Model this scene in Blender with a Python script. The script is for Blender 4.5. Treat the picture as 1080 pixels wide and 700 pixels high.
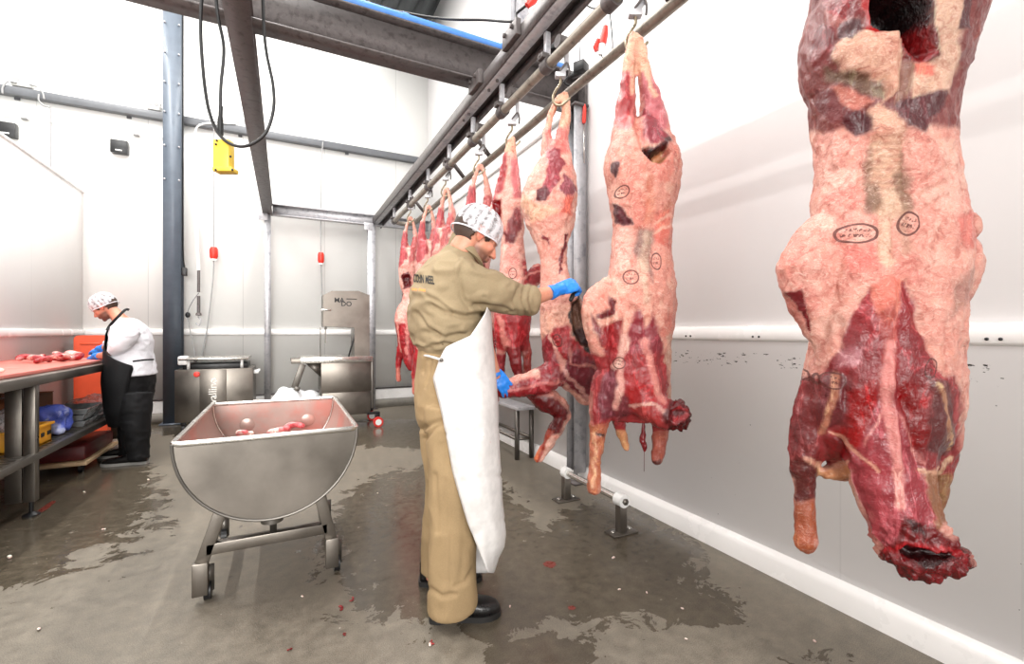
import bpy, bmesh, math, random
import numpy as np
from mathutils import Vector, Matrix, noise, Quaternion
random.seed(7); np.random.seed(7)
for o in list(bpy.data.objects): bpy.data.objects.remove(o)
C = bpy.context.scene.collection
PI = math.pi

# ---------------------------------------------------------------- camera
FPX = 478.0; CAMH = 1.25; TH = math.radians(26.57)
FW = Vector((math.sin(TH), math.cos(TH), 0)); RT = Vector((math.cos(TH), -math.sin(TH), 0)); UP = Vector((0, 0, 1))
cd = bpy.data.cameras.new('camera'); cam = bpy.data.objects.new('camera', cd); C.objects.link(cam)
cam.location = (0, 0, CAMH); cam.rotation_euler = (PI/2, 0, -TH)
cd.sensor_width = 36; cd.lens = FPX/1080*36; cd.clip_start = .02
bpy.context.scene.camera = cam

# ---------------------------------------------------------------- light
sc = bpy.context.scene
sc.view_settings.view_transform = 'Standard'; sc.view_settings.look = 'None'
sc.view_settings.gamma = 1; sc.view_settings.use_curve_mapping = False
sc.view_settings.exposure = 0.17
w = bpy.data.worlds.new('world'); sc.world = w; w.use_nodes = True
w.node_tree.nodes['Background'].inputs[0].default_value = (1, .985, .96, 1)
w.node_tree.nodes['Background'].inputs[1].default_value = 1.0
def area(name, loc, sx, sy, power, rot=(0,0,0), col=(1, .98, .95), spread=PI):
    l = bpy.data.lights.new(name, 'AREA'); l.shape = 'RECTANGLE'; l.size = sx; l.size_y = sy; l.energy = power; l.color = col; l.spread = spread
    o = bpy.data.objects.new(name, l); o.location = loc; o.rotation_euler = rot; C.objects.link(o); return o
area('tube_light', (.26, 3.2, 6.3), .10, 8.5, 215)
area('tube_light', (-2.5, 3.2, 6.3), .10, 8.5, 290)
area('overhead_fill', (-2.2, 4.6, 6.45), 7.0, 6.2, 480)  # added broad fill under the ceiling, stands for no real fixture
area('rear_fill', (-2.2, -3.4, 2.6), 5.0, 3.4, 165, (math.radians(86), 0, math.radians(-9)), spread=math.radians(78))  # added unseen fill behind the camera, aimed at the far wall

# ---------------------------------------------------------------- helpers
def J(u, v, d):                      # photo pixel + distance along the view axis -> a point of the room
    p = FW*d + RT*((u-540)/FPX*d); p.z = CAMH + (350-v)/FPX*d; return p
def JX(u, v, X): return J(u, v, X/(FW.x + (u-540)/FPX*RT.x))
def JY(u, v, Y): return J(u, v, Y/(FW.y + (u-540)/FPX*RT.y))
def JZ(u, v, z=0): return J(u, v, (CAMH-z)*FPX/(v-350))
def s2l(c):
    return tuple((x/12.92 if x <= .04045 else ((x+.055)/1.055)**2.4) for x in [k/255 for k in c[:3]])
def rgba(c): return s2l(c)+(1,)

class G:
    """collects shapes for ONE mesh"""
    def __init__(s): s.v = []; s.f = []; s.mi = []; s.m = 0
    def add(s, vs, fs):
        n = len(s.v); s.v += [tuple(x) for x in vs]
        for f in fs: s.f.append(tuple(i+n for i in f)); s.mi.append(s.m)
        return s
    def box(s, c, d, rz=0, M=None, bev=0):
        x, y, z = [k/2 for k in d]
        b = min(bev, x*.9, y*.9, z*.9)
        if b <= 0:
            vs = [Vector((i*x, j*y, k*z)) for k in (-1,1) for j in (-1,1) for i in (-1,1)]
            fs = [(0,2,3,1),(4,5,7,6),(0,1,5,4),(2,6,7,3),(0,4,6,2),(1,3,7,5)]
        else:
            bm = bmesh.new(); bmesh.ops.create_cube(bm, size=1)
            for q in bm.verts: q.co = Vector((q.co.x*2*x, q.co.y*2*y, q.co.z*2*z))
            bmesh.ops.bevel(bm, geom=bm.edges[:]+bm.verts[:], offset=b, segments=2, profile=.5, affect='EDGES')
            bm.verts.ensure_lookup_table(); bm.verts.index_update()
            vs = [q.co.copy() for q in bm.verts]; fs = [tuple(q.index for q in f.verts) for f in bm.faces]; bm.free()
        T = Matrix.Translation(Vector(c)) @ (M.to_4x4() if M else Matrix.Rotation(rz, 4, 'Z'))
        return s.add([T @ q for q in vs], fs)
    def bar(s, a, b, w, h, up=(0,0,1), bev=0):      # rectangular bar from a to b
        a = Vector(a); b = Vector(b); d = b-a; L = d.length; d.normalize()
        u = Vector(up); x = d.cross(u)
        if x.length < 1e-4: x = d.cross(Vector((0,1,0)))
        x.normalize(); z = x.cross(d)
        M = Matrix((x, d, z)).transposed()
        return s.box((a+b)/2, (w, L, h), M=M, bev=bev)
    def loft(s, rings, cap=True, closed=False):
        n = len(rings[0]); vs = [q for r in rings for q in r]; fs = []
        m = len(rings)
        for i in range(m-1+(1 if closed else 0)):
            a = i*n; b = ((i+1) % m)*n
            for k in range(n):
                k2 = (k+1) % n; fs.append((a+k, a+k2, b+k2, b+k))
        if cap and not closed:
            fs.append(tuple(range(n-1, -1, -1))); fs.append(tuple(range((m-1)*n, m*n)))
        return s.add(vs, fs)
    def tube(s, pts, r, n=12, cap=True, sy=1.0, up=None, closed=False, round_end=False):
        pts = [Vector(p) for p in pts]; rs = list(r) if hasattr(r, '__len__') else [r]*len(pts)
        if round_end and len(pts) > 1:
            d0 = (pts[0]-pts[1]).normalized(); d1 = (pts[-1]-pts[-2]).normalized()
            A = [(pts[0]+d0*rs[0]*math.sin(t), rs[0]*math.cos(t)) for t in (1.35, .95, .5)]
            B = [(pts[-1]+d1*rs[-1]*math.sin(t), rs[-1]*math.cos(t)) for t in (.5, .95, 1.35)]
            pts = [a[0] for a in A]+pts+[b[0] for b in B]; rs = [a[1] for a in A]+rs+[b[1] for b in B]
        rings = []; prev = None; m = len(pts)
        for i, p in enumerate(pts):
            if closed: t = pts[(i+1) % m]-pts[i-1]
            else: t = (pts[min(i+1, m-1)]-pts[max(i-1, 0)])
            t.normalize()
            if prev is None:
                u = Vector(up) if up else (Vector((0,0,1)) if abs(t.z) < .9 else Vector((0,1,0)))
                x = t.cross(u).normalized()
            else:
                x = (prev - t*prev.dot(t)).normalized()
            prev = x; y = x.cross(t)
            rings.append([p + x*math.cos(2*PI*k/n)*rs[i] + y*math.sin(2*PI*k/n)*rs[i]*sy for k in range(n)])
        return s.loft(rings, cap, closed)
    def cyl(s, a, b, r, n=20, r2=None): return s.tube([a, b], [r, r if r2 is None else r2], n)
    def ell(s, c, ax, M=None, n=16, m=10):
        c = Vector(c); rings = []
        M = M or Matrix.Identity(3)
        vs = [c + M @ Vector((0, 0, -ax[2]))]; fs = []
        for i in range(1, m):
            t = -PI/2 + PI*i/m
            for k in range(n):
                a = 2*PI*k/n
                vs.append(c + M @ Vector((ax[0]*math.cos(t)*math.cos(a), ax[1]*math.cos(t)*math.sin(a), ax[2]*math.sin(t))))
        vs.append(c + M @ Vector((0, 0, ax[2])))
        for k in range(n): fs.append((0, 1+(k+1) % n, 1+k))
        for i in range(m-2):
            for k in range(n):
                a = 1+i*n; b = a+n; k2 = (k+1) % n; fs.append((a+k, a+k2, b+k2, b+k))
        L = len(vs)-1; a = 1+(m-2)*n
        for k in range(n): fs.append((a+k, a+(k+1) % n, L))
        return s.add(vs, fs)
    def prism(s, poly, a, b):       # polygon of points extruded by vector: poly list of Vector, from +a to +b
        n = len(poly); a = Vector(a); b = Vector(b)
        return s.loft([[Vector(p)+a for p in poly], [Vector(p)+b for p in poly]])
    def lathe(s, c, prof, n=24, M=None):
        c = Vector(c); M = M or Matrix.Identity(3)
        return s.loft([[c + M @ Vector((r*math.cos(2*PI*k/n), r*math.sin(2*PI*k/n), z)) for k in range(n)] for r, z in prof])

def mesh_obj(name, g, mats, parent=None, smooth=False, auto=None):
    me = bpy.data.meshes.new(name); me.from_pydata([tuple(q) for q in g.v], [], g.f)
    if not isinstance(mats, (list, tuple)): mats = [mats]
    for m in mats: me.materials.append(m)
    if len(mats) > 1: me.polygons.foreach_set('material_index', g.mi)
    bm = bmesh.new(); bm.from_mesh(me); bmesh.ops.recalc_face_normals(bm, faces=bm.faces)
    if auto is not None:
        for e in bm.edges:
            if len(e.link_faces) == 2 and e.calc_face_angle(0) > math.radians(auto): e.smooth = False
        smooth = True
    bm.to_mesh(me); bm.free()
    if smooth: me.polygons.foreach_set('use_smooth', [True]*len(me.polygons))
    o = bpy.data.objects.new(name, me); C.objects.link(o)
    if parent: o.parent = parent
    return o
def fin(o, label, cat, group=None, kind=None):
    o['label'] = label; o['category'] = cat
    if group: o['group'] = group
    if kind: o['kind'] = kind
    return o
def struct(name, g, m, auto=30):
    o = mesh_obj(name, g, m, auto=auto); o['kind'] = 'structure'; return o
def empty(name, label, cat, loc=(0,0,0), group=None):
    o = bpy.data.objects.new(name, None); C.objects.link(o); o.location = loc; o.empty_display_size = .1
    return fin(o, label, cat, group)
def part(name, g, m, root, auto=35, smooth=False):
    """part whose shapes are given in room coordinates, under a root at root.location"""
    o = mesh_obj(name, g, m, auto=auto, smooth=smooth)
    off = Vector(root.location); p = root
    while p.parent: p = p.parent; off += Vector(p.location)
    for q in o.data.vertices: q.co -= off
    o.parent = root; return o
def recentre(o, base=None):
    """moves a top level mesh's origin to its base"""
    co = np.array([q.co for q in o.data.vertices])
    b = Vector(((co[:,0].min()+co[:,0].max())/2, (co[:,1].min()+co[:,1].max())/2, co[:,2].min())) if base is None else Vector(base)
    o.data.transform(Matrix.Translation(-b)); o.location = b; return o
def bez(pts, n=8, closed=False):      # catmull-rom through points
    P = [Vector(p) for p in pts]; out = []; m = len(P)
    for i in range(m if closed else m-1):
        a = P[(i-1) % m] if (closed or i > 0) else P[0]*2-P[1]
        b = P[i]; c = P[(i+1) % m]
        d = P[(i+2) % m] if (closed or i+2 < m) else P[-1]*2-P[-2]
        for k in range(n):
            t = k/n
            out.append(.5*((2*b)+(c-a)*t+(2*a-5*b+4*c-d)*t*t+(3*b-a-3*c+d)*t*t*t))
    if not closed: out.append(P[-1])
    return out

# ---------------------------------------------------------------- materials
def newmat(name):
    m = bpy.data.materials.new(name); m.use_nodes = True; nt = m.node_tree
    return m, nt, nt.nodes['Principled BSDF']
def nd(nt, t, **k):
    n = nt.nodes.new(t)
    for a, b in k.items(): setattr(n, a, b)
    return n
def math_(nt, op, a, b=None, c=None, clamp=False):
    n = nt.nodes.new('ShaderNodeMath'); n.operation = op; n.use_clamp = clamp
    for i, x in enumerate((a, b, c)):
        if x is None: continue
        if isinstance(x, (int, float)): n.inputs[i].default_value = x
        else: nt.links.new(x, n.inputs[i])
    return n.outputs[0]
def ramp(nt, fac, stops):
    n = nt.nodes.new('ShaderNodeValToRGB'); nt.links.new(fac, n.inputs[0]); cr = n.color_ramp
    while len(cr.elements) < len(stops): cr.elements.new(.5)
    for e, (p, c) in zip(cr.elements, stops): e.position = p; e.color = c if len(c) == 4 else rgba(c)
    return n.outputs[0]
def gr(x): return (x, x, x, 1)
def noise_(nt, scale, detail=4, rough=.5, vec=None, dist=0):
    n = nt.nodes.new('ShaderNodeTexNoise'); n.inputs['Scale'].default_value = scale; n.inputs['Detail'].default_value = detail
    n.inputs['Roughness'].default_value = rough; n.inputs['Distortion'].default_value = dist
    if vec is not None: nt.links.new(vec, n.inputs['Vector'])
    return n.outputs['Fac']
def coords(nt, kind='Object', scale=None):
    t = nt.nodes.new('ShaderNodeTexCoord').outputs[kind]
    if scale:
        m = nt.nodes.new('ShaderNodeMapping'); m.inputs['Scale'].default_value = scale; nt.links.new(t, m.inputs[0]); return m.outputs[0]
    return t
def mixc(nt, f, a, b, mode='MIX'):
    n = nt.nodes.new('ShaderNodeMix'); n.data_type = 'RGBA'; n.blend_type = mode
    if isinstance(f, (int, float)): n.inputs[0].default_value = f
    else: nt.links.new(f, n.inputs[0])
    for i, x in ((6, a), (7, b)):
        if isinstance(x, tuple): n.inputs[i].default_value = x
        else: nt.links.new(x, n.inputs[i])
    return n.outputs[2]
def bump(nt, bs, h, strength=.3, dist=.01):
    b = nt.nodes.new('ShaderNodeBump'); b.inputs['Strength'].default_value = strength; b.inputs['Distance'].default_value = dist
    nt.links.new(h, b.inputs['Height']); nt.links.new(b.outputs[0], bs.inputs['Normal'])
def simple(name, col, rough=.5, metal=0, var=.12, scale=12, bumpk=0, bscale=60, spec=.5, stretch=None, col2=None, thr=None, dist=.004):
    m, nt, bs = newmat(name)
    vec = coords(nt, 'Object', stretch) if stretch else coords(nt)
    f = noise_(nt, scale, 5, .6, vec)
    c = rgba(col); lo = tuple(x*(1-var) for x in c[:3])+(1,); hi = tuple(min(1, x*(1+var)) for x in c[:3])+(1,)
    out = ramp(nt, f, [(.3, lo), (.7, hi)])
    if col2:
        f2 = noise_(nt, scale*.6, 6, .65, vec); k = ramp(nt, f2, [(thr or .5, gr(0)), ((thr or .5)+.12, gr(1))])
        out = mixc(nt, k, out, rgba(col2))
    nt.links.new(out, bs.inputs['Base Color'])
    bs.inputs['Metallic'].default_value = metal; bs.inputs['Specular IOR Level'].default_value = spec
    r = ramp(nt, f, [(.25, gr(max(0, rough-.1))), (.75, gr(min(1, rough+.1)))]); nt.links.new(r, bs.inputs['Roughness'])
    if bumpk: bump(nt, bs, noise_(nt, bscale, 4, .6, vec), bumpk, dist)
    return m

def panel_mat(name, axis, pitch, base, joint=.72, marks=False, seams=True, rough=.32):
    """white insulated wall panels with thin vertical joints"""
    m, nt, bs = newmat(name); co = coords(nt); sp = nd(nt, 'ShaderNodeSeparateXYZ'); nt.links.new(co, sp.inputs[0])
    a = sp.outputs[axis]
    t = math_(nt, 'FRACT', math_(nt, 'DIVIDE', a, pitch))
    t = math_(nt, 'ABSOLUTE', math_(nt, 'SUBTRACT', t, .5)); seam = ramp(nt, t, [(0, gr(1)), (.5, gr(1))])
    seam = math_(nt, 'LESS_THAN', t, .0035/pitch)
    mn = noise_(nt, 1.3, 5, .6, co)
    c = rgba(base); col = ramp(nt, mn, [(.3, tuple(x*.955 for x in c[:3])+(1,)), (.7, c)])
    if seams: col = mixc(nt, seam, col, tuple(x*joint for x in c[:3])+(1,))
    if marks:
        z = sp.outputs[2]
        band = math_(nt, 'MULTIPLY', math_(nt, 'GREATER_THAN', z, -.195+CAMH), math_(nt, 'LESS_THAN', z, -.115+CAMH))
        mp = nd(nt, 'ShaderNodeMapping'); mp.inputs['Scale'].default_value = (1, 22, 70); nt.links.new(co, mp.inputs[0])
        n1 = noise_(nt, 1.0, 3, .7, mp.outputs[0]); n2 = noise_(nt, 1.1, 2, .5, co)
        k = math_(nt, 'MULTIPLY', band, math_(nt, 'GREATER_THAN', n1, .62)); k = math_(nt, 'MULTIPLY', k, math_(nt, 'GREATER_THAN', n2, .47))
        mp2 = nd(nt, 'ShaderNodeMapping'); mp2.inputs['Scale'].default_value = (1, 30, 45); nt.links.new(co, mp2.inputs[0])
        n3 = noise_(nt, 1.0, 2, .6, mp2.outputs[0]); low = math_(nt, 'LESS_THAN', z, 1.15)
        k2 = math_(nt, 'MULTIPLY', low, math_(nt, 'GREATER_THAN', n3, .775))
        k = math_(nt, 'MAXIMUM', k, k2)
        col = mixc(nt, k, col, rgba((45, 40, 38)))
        dirt = math_(nt, 'MULTIPLY', ramp(nt, z, [(0, gr(1)), (1.2, gr(0))]) if False else math_(nt, 'LESS_THAN', z, 1.2), .03)
        col = mixc(nt, dirt, col, rgba((150, 140, 135)))
    nt.links.new(col, bs.inputs['Base Color']); bs.inputs['Roughness'].default_value = rough
    bump(nt, bs, noise_(nt, 3, 2, .5, co), .08, .02)
    return m

M_STEEL = simple('brushed_stainless_steel', (122, 116, 109), .36, .9, .22, 3, .02, 60)
M_STEEL_B = simple('bright_stainless_steel', (205, 202, 196), .24, .9, .04, 6, .02, 60)
M_STEEL_D = simple('worn_stainless_steel', (112, 108, 103), .42, .85, .12, 8, .03, 70)
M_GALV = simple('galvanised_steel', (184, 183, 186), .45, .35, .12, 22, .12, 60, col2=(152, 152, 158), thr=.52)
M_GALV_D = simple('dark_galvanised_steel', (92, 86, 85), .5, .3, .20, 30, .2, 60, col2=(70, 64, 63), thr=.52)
M_RAIL = simple('weathered_galvanised_pipe', (150, 142, 131), .42, .5, .16, 24, .1, 60, col2=(118, 109, 99), thr=.55)
M_COLUMN = simple('blue_grey_painted_steel', (88, 97, 108), .4, .1, .10, 9, .05, 40)
M_PIPEGREY = simple('grey_painted_pipe', (92, 94, 98), .4, .1, .10, 9)
M_WHITEP = simple('white_plastic', (232, 232, 230), .35, 0, .04, 8)
M_BLACKP = simple('black_plastic', (22, 22, 24), .4, 0, .2, 20)
M_BLACKR = simple('black_rubber_cable', (16, 16, 17), .45, 0, .2, 20)
M_REDP = simple('red_plastic', (222, 52, 38), .35, 0, .08, 20)
M_YEL = simple('yellow_plastic', (222, 190, 62), .4, 0, .08, 30)
M_BLUEP = simple('blue_painted_pipe', (74, 128, 200), .4, 0, .08, 12)
M_GREYCABLE = simple('grey_cable', (150, 150, 150), .5, 0, .05, 12)
# ---------------------------------------------------------------- the room
XW = 2.257; YB = 7.85; ZC = 6.65; XL = -2.38
# floor with wet patches
def floor_mat():
    m, nt, bs = newmat('wet_resin_floor'); co = coords(nt)
    at = nd(nt, 'ShaderNodeAttribute'); at.attribute_name = 'wet'
    n1 = noise_(nt, 1.1, 6, .62, co); n2 = noise_(nt, 5.5, 8, .7, co, .6); n3 = noise_(nt, 260, 2, .6, co)
    n4 = noise_(nt, 16, 5, .65, co)
    dry = ramp(nt, n1, [(.3, (66, 59, 50)), (.5, (86, 78, 66)), (.7, (110, 100, 86))])
    dry = mixc(nt, .38, dry, ramp(nt, n4, [(.3, (70, 63, 54)), (.7, (160, 150, 134))]))
    dry = mixc(nt, .26, dry, ramp(nt, n3, [(.35, (58, 52, 44)), (.65, (170, 162, 148))]))
    wv = math_(nt, 'ADD', at.outputs['Fac'], math_(nt, 'MULTIPLY', math_(nt, 'SUBTRACT', n2, .5), 1.15))
    wet = ramp(nt, wv, [(.49, gr(0)), (.52, gr(1))])
    wetc = mixc(nt, 1.0, dry, (.50, .475, .44, 1), 'MULTIPLY')
    col = mixc(nt, wet, dry, wetc)
    # small dark spots and splashes
    sp = noise_(nt, 9, 3, .55, co); spm = ramp(nt, sp, [(.72, gr(0)), (.73, gr(1))])
    col = mixc(nt, math_(nt, 'MULTIPLY', spm, .55), col, rgba((34, 30, 26)))
    fl = noise_(nt, 42, 1, .4, co); flm = ramp(nt, fl, [(.82, gr(0)), (.83, gr(1))])
    col = mixc(nt, math_(nt, 'MULTIPLY', flm, .8), col, rgba((225, 215, 205)))
    nt.links.new(col, bs.inputs['Base Color'])
    r = math_(nt, 'SUBTRACT', ramp(nt, n4, [(.3, gr(.42)), (.7, gr(.62))]), math_(nt, 'MULTIPLY', wet, .34)); nt.links.new(r, bs.inputs['Roughness'])
    b = nt.nodes.new('ShaderNodeBump'); b.inputs['Distance'].default_value = .004
    st = math_(nt, 'SUBTRACT', .45, math_(nt, 'MULTIPLY', wet, .38)); nt.links.new(st, b.inputs['Strength'])
    nt.links.new(mixc(nt, .5, n3, n4), b.inputs['Height']); nt.links.new(b.outputs[0], bs.inputs['Normal'])
    return m
def build_floor():
    x0, x1, y0, y1, st = -7.0, XW+.06, -3.0, YB+.06, .06
    nx = int((x1-x0)/st)+1; ny = int((y1-y0)/st)+1
    xs = np.linspace(x0, x1, nx); ys = np.linspace(y0, y1, ny)
    g = G(); g.v = [(x, y, 0) for y in ys for x in xs]
    g.f = [(j*nx+i, j*nx+i+1, (j+1)*nx+i+1, (j+1)*nx+i) for j in range(ny-1) for i in range(nx-1)]
    n = len(g.v); g.v += [(x0, y0, -.12), (x1, y0, -.12), (x1, y1, -.12), (x0, y1, -.12)]
    g.f += [(n+3, n+2, n+1, n)]
    me = bpy.data.meshes.new('floor'); me.from_pydata(g.v, [], g.f); me.materials.append(floor_mat())
    o = bpy.data.objects.new('floor', me); C.objects.link(o); o['kind'] = 'structure'
    co = np.array(g.v); wet = np.full(len(co), .06)
    # patches of water: (pixel outline on the floor)
    def blob(cu, cv, ru, rv, k=1.0):
        c = JZ(cu, cv); ex = JZ(cu+ru, cv)-c; ey = JZ(cu, cv-rv)-c
        A = np.array([[ex.x, ey.x], [ex.y, ey.y]]); Ai = np.linalg.inv(A)
        q = (co[:, :2]-np.array([c.x, c.y])) @ Ai.T
        r = np.sqrt((q**2).sum(1)); return k*np.clip(1.35-r*.75, 0, 1)
    for b in [(455, 545, 95, 48), (520, 600, 60, 45), (640, 590, 95, 42, .9), (745, 640, 60, 26, .6), (640, 560, 60, 30, .9), (430, 455, 100, 12, .9), (70, 500, 90, 40, .85), (20, 560, 60, 40, .8),
              (570, 690, 60, 16, .95), (200, 448, 60, 10, .8), (860, 690, 70, 20, .5), (300, 640, 30, 24, .35)]:
        wet = np.maximum(wet, blob(*b))
    a = me.attributes.new('wet', 'FLOAT', 'POINT'); a.data.foreach_set('value', wet.astype(np.float32))
    return o
build_floor()

M_WB = panel_mat('white_wall_panels', 0, 1.13, (246, 246, 243))
M_WR = panel_mat('white_wall_cladding', 1, 2.35, (246, 243, 243), marks=True, joint=.9)
M_WL = panel_mat('off_white_partition_panels', 1, 2.6, (238, 234, 232), joint=.85)
g = G(); g.box(((-7+XW)/2, YB+.06, ZC/2), (XW+7+.12, .12, ZC)); struct('wall_back', g, M_WB)
g = G(); g.box((XW+.06, (YB-3)/2, ZC/2), (.12, YB+3, ZC)); struct('wall_right', g, M_WR)
g = G(); g.box((XL-.05, (YB-1.0)/2-.005, 3.08/2), (.10, YB+1.0-.01, 3.08)); g.box((XL-.05, (YB-1.0)/2-.005, 3.09), (.14, YB+1.0-.01, .03)); struct('wall_left', g, M_WL)
# corrugated roof deck
M_ROOF = simple('grey_corrugated_steel', (120, 124, 126), .45, .4, .1, 5)
g = G(); prof = []
x = -7.0
while x < XW+.12:
    prof += [(x, 0), (x+.09, 0), (x+.13, .08), (x+.22, .08)]; x += .26
lo = [Vector((min(a, XW+.12), -3, ZC+b)) for a, b in prof]
pts = lo + [Vector((p.x, p.y, ZC+.2)) for p in (lo[-1], lo[0])]
g.prism(pts, (0, 0, 0), (0, YB+3.12, 0)); struct('ceiling', g, M_ROOF, auto=20)

# bumper strips, plinths
M_TRIM = simple('white_pvc_trim', (238, 236, 234), .25, 0, .03, 4)
M_KERB = simple('grey_concrete_kerb', (150, 146, 138), .55, 0, .18, 6, .3, 60)
def strip(name, pts2, a, b, m):         # profile (offset from the wall, z) run between a and b along the wall
    g = G(); d = (Vector(b)-Vector(a)).normalized(); n = Vector((-d.y, d.x, 0))
    g.prism([Vector(a)+n*o+UP*z for o, z in pts2], (0, 0, 0), Vector(b)-Vector(a)); return struct(name, g, m, auto=40)
rail = [(0, 1.20), (.022, 1.205), (.03, 1.215), (.03, 1.265), (.022, 1.28), (0, 1.285)]
o = strip('trim_1', rail, (XW, -3, 0), (XW, YB, 0), M_TRIM)
o = strip('trim_2', rail, (XW, YB, 0), (XL, YB, 0), M_TRIM)
strip('trim_3', rail, (XL, YB, 0), (XL, -1.0, 0), M_TRIM)
base = [(0, 0), (.035, 0), (.035, .085), (.022, .112), (0, .125)]
strip('baseboard_right', base, (XW, -3, 0), (XW, YB, 0), M_TRIM)
strip('baseboard_left', base, (XL, YB, 0), (XL, -1.0, 0), M_TRIM)
strip('baseboard_back', [(0, 0), (.16, 0), (.16, .10), (.14, .12), (0, .125)], (XW, YB, 0), (XL, YB, 0), M_KERB)
strip('trim_4', [(0, .125), (.045, .125), (.045, .285), (.03, .295), (0, .295)], (XW, YB, 0), (XL, YB, 0), M_TRIM)
strip('trim_5', [(0, .298), (.052, .298), (.052, .312), (0, .312)], (XW, YB, 0), (XL, YB, 0), M_GALV_D)
# thin raised white strip high on the right wall
strip('trim_6', [(0, 3.16), (.02, 3.165), (.02, 3.22), (0, 3.225)], (XW, 3.3, 0), (XW, YB, 0), M_TRIM)
# screw heads of the bumper strip

# ---------------------------------------------------------------- steelwork
def ibeam(g, a, b, h, w, tf=.012, tw=.010, up=UP):
    a = Vector(a); b = Vector(b)
    g.bar(a+UP*(h/2-tf/2), b+UP*(h/2-tf/2), w, tf); g.bar(a-UP*(h/2-tf/2), b-UP*(h/2-tf/2), w, tf); g.bar(a, b, tw, h-2*tf)
def column(g, x, y, z0, z1, w, d, rz=0, tf=.012):
    M = Matrix.Rotation(rz, 3, 'Z')
    for s in (-1, 1): g.box(Vector((x, y, (z0+z1)/2)) + M @ Vector((0, s*(d/2-tf/2), 0)), (w, tf, z1-z0), rz)
    g.box((x, y, (z0+z1)/2), (.01, d-2*tf, z1-z0), rz)
YX = 3.2
# overhead main beam carrying the meat rail
r = empty('steel_beam', 'long galvanised overhead beam carrying the meat rail above the hanging carcasses', 'beam', (1.34, -2.0, CAMH+1.74))
g = G(); z1 = CAMH+1.855; z0 = z1-.105
g.box((1.275, 2.9, (z0+z1)/2), (.012, 9.8, .105)); part('web', g, M_GALV_D, r)  # shade on the beam's side face put into the colour as darker steel
g = G(); g.box((1.315, 2.9, z0+.006), (.075, 9.8, .012)); g.box((1.33, 2.9, z1-.006), (.12, 9.8, .012))
part('channel', g, M_GALV, r)
g = G(); g.box((1.395, 2.9, z0+.05), (.085, 9.78, .012)); g.box((1.432, 2.9, z0+.02), (.012, 9.78, .07)); part('inner_channel', g, M_GALV_D, r)
for (cu, cv) in ((503, 84), (541, 34)):
    c = JX(cu, cv, 1.262)
    g = G(); g.box((1.25, c.y, z1-.02), (.035, .20, .10), bev=.004); g.cyl((1.232, c.y-.05, z1), (1.215, c.y-.05, z1), .014, 6); g.cyl((1.232, c.y+.05, z1), (1.215, c.y+.05, z1), .014, 6)
    part('clamp_plate', g, M_GALV_D, r)
for y in (2.86, 3.0, 3.4, 3.52):
    g = G(); g.cyl((1.315, y, z0+.001), (1.315, y, z0-.014), .011, 6); part('bolt', g, M_GALV_D, r)
# heavy cross beam with the blue pipe on it
zb = CAMH+1.875
r = empty('steel_beam', 'heavy dark grey I-beam crossing under the roof with a blue pipe on top', 'beam', (0, YX, zb))
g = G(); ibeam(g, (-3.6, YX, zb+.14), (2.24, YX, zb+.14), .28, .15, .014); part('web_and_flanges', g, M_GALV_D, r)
g = G(); g.box((2.235, YX, zb+.13), (.02, .22, .34), bev=.003); part('end_plate', g, M_GALV_D, r)
g = G(); g.cyl((-3.6, YX-.03, zb+.315), (2.05, YX-.03, zb+.315), .033, 16)
for x in (-1.4, -.2, .75, 1.5): g.cyl((x-.02, YX-.03, zb+.315), (x+.02, YX-.03, zb+.315), .038, 16)
o = mesh_obj('blue_pipe', g, M_BLUEP, auto=30); fin(recentre(o), 'blue pipe running along the top of the heavy dark cross beam', 'pipe')
# column on the right wall
r = empty('steel_column', 'galvanised H column against the right wall beside the hanging carcasses', 'column', (2.17, 3.14, 0))
g = G(); column(g, 2.17, 3.14, .09, zb, .115, .115); part('shaft', g, M_GALV, r)
g = G(); g.box((2.17, 3.14, .008), (.14, .16, .016)); g.cyl((2.17, 3.14, .016), (2.17, 3.14, .10), .014, 10); part('foot', g, M_GALV_D, r)
g = G(); g.box((2.17, 3.14, zb-.01), (.14, .16, .02)); g.prism([Vector((2.11, 3.13, zb-.02)), Vector((1.99, 3.13, zb-.02)), Vector((2.11, 3.13, zb-.2))], (0, 0, 0), (0, .012, 0)); part('gusset', g, M_GALV_D, r)
# left overhead beam
zt = CAMH+1.90
r = empty('steel_beam', 'left overhead steel beam running from the camera side to the slim back post', 'beam', (-.24, 3, zt))
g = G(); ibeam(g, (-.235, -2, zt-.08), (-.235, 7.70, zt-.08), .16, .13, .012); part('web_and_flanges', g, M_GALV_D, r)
# low cross beam at the back
r = empty('steel_beam', 'galvanised cross beam joining the two slim posts in front of the back wall', 'beam', (.6, 7.62, zt))
g = G(); ibeam(g, (-.17, 7.62, zt-.085), (2.2, 7.62, zt-.085), .165, .10, .012); part('web_and_flanges', g, M_GALV, r)
g = G(); g.box((1.2, 7.57, zt-.2), (.14, .02, .12), bev=.003); part('joint_plate', g, M_GALV, r)
g = G(); g.box((-.29, 7.57, zt-.2), (.12, .02, .12), bev=.003); part('joint_plate', g, M_GALV, r)
for x, w, lab in ((-.235, .085, 'slim galvanised post standing left of the band saw'), (1.25, .115, 'slim galvanised post standing right of the band saw at the end of the rail')):
    r = empty('steel_post', lab, 'post', (x, 7.62, 0))
    g = G(); column(g, x, 7.62, .012, zt-.17, w, w); part('shaft', g, M_GALV, r)
    g = G(); g.box((x, 7.62, .006), (w+.07, w+.07, .012)); part('base_plate', g, M_GALV_D, r)
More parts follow.
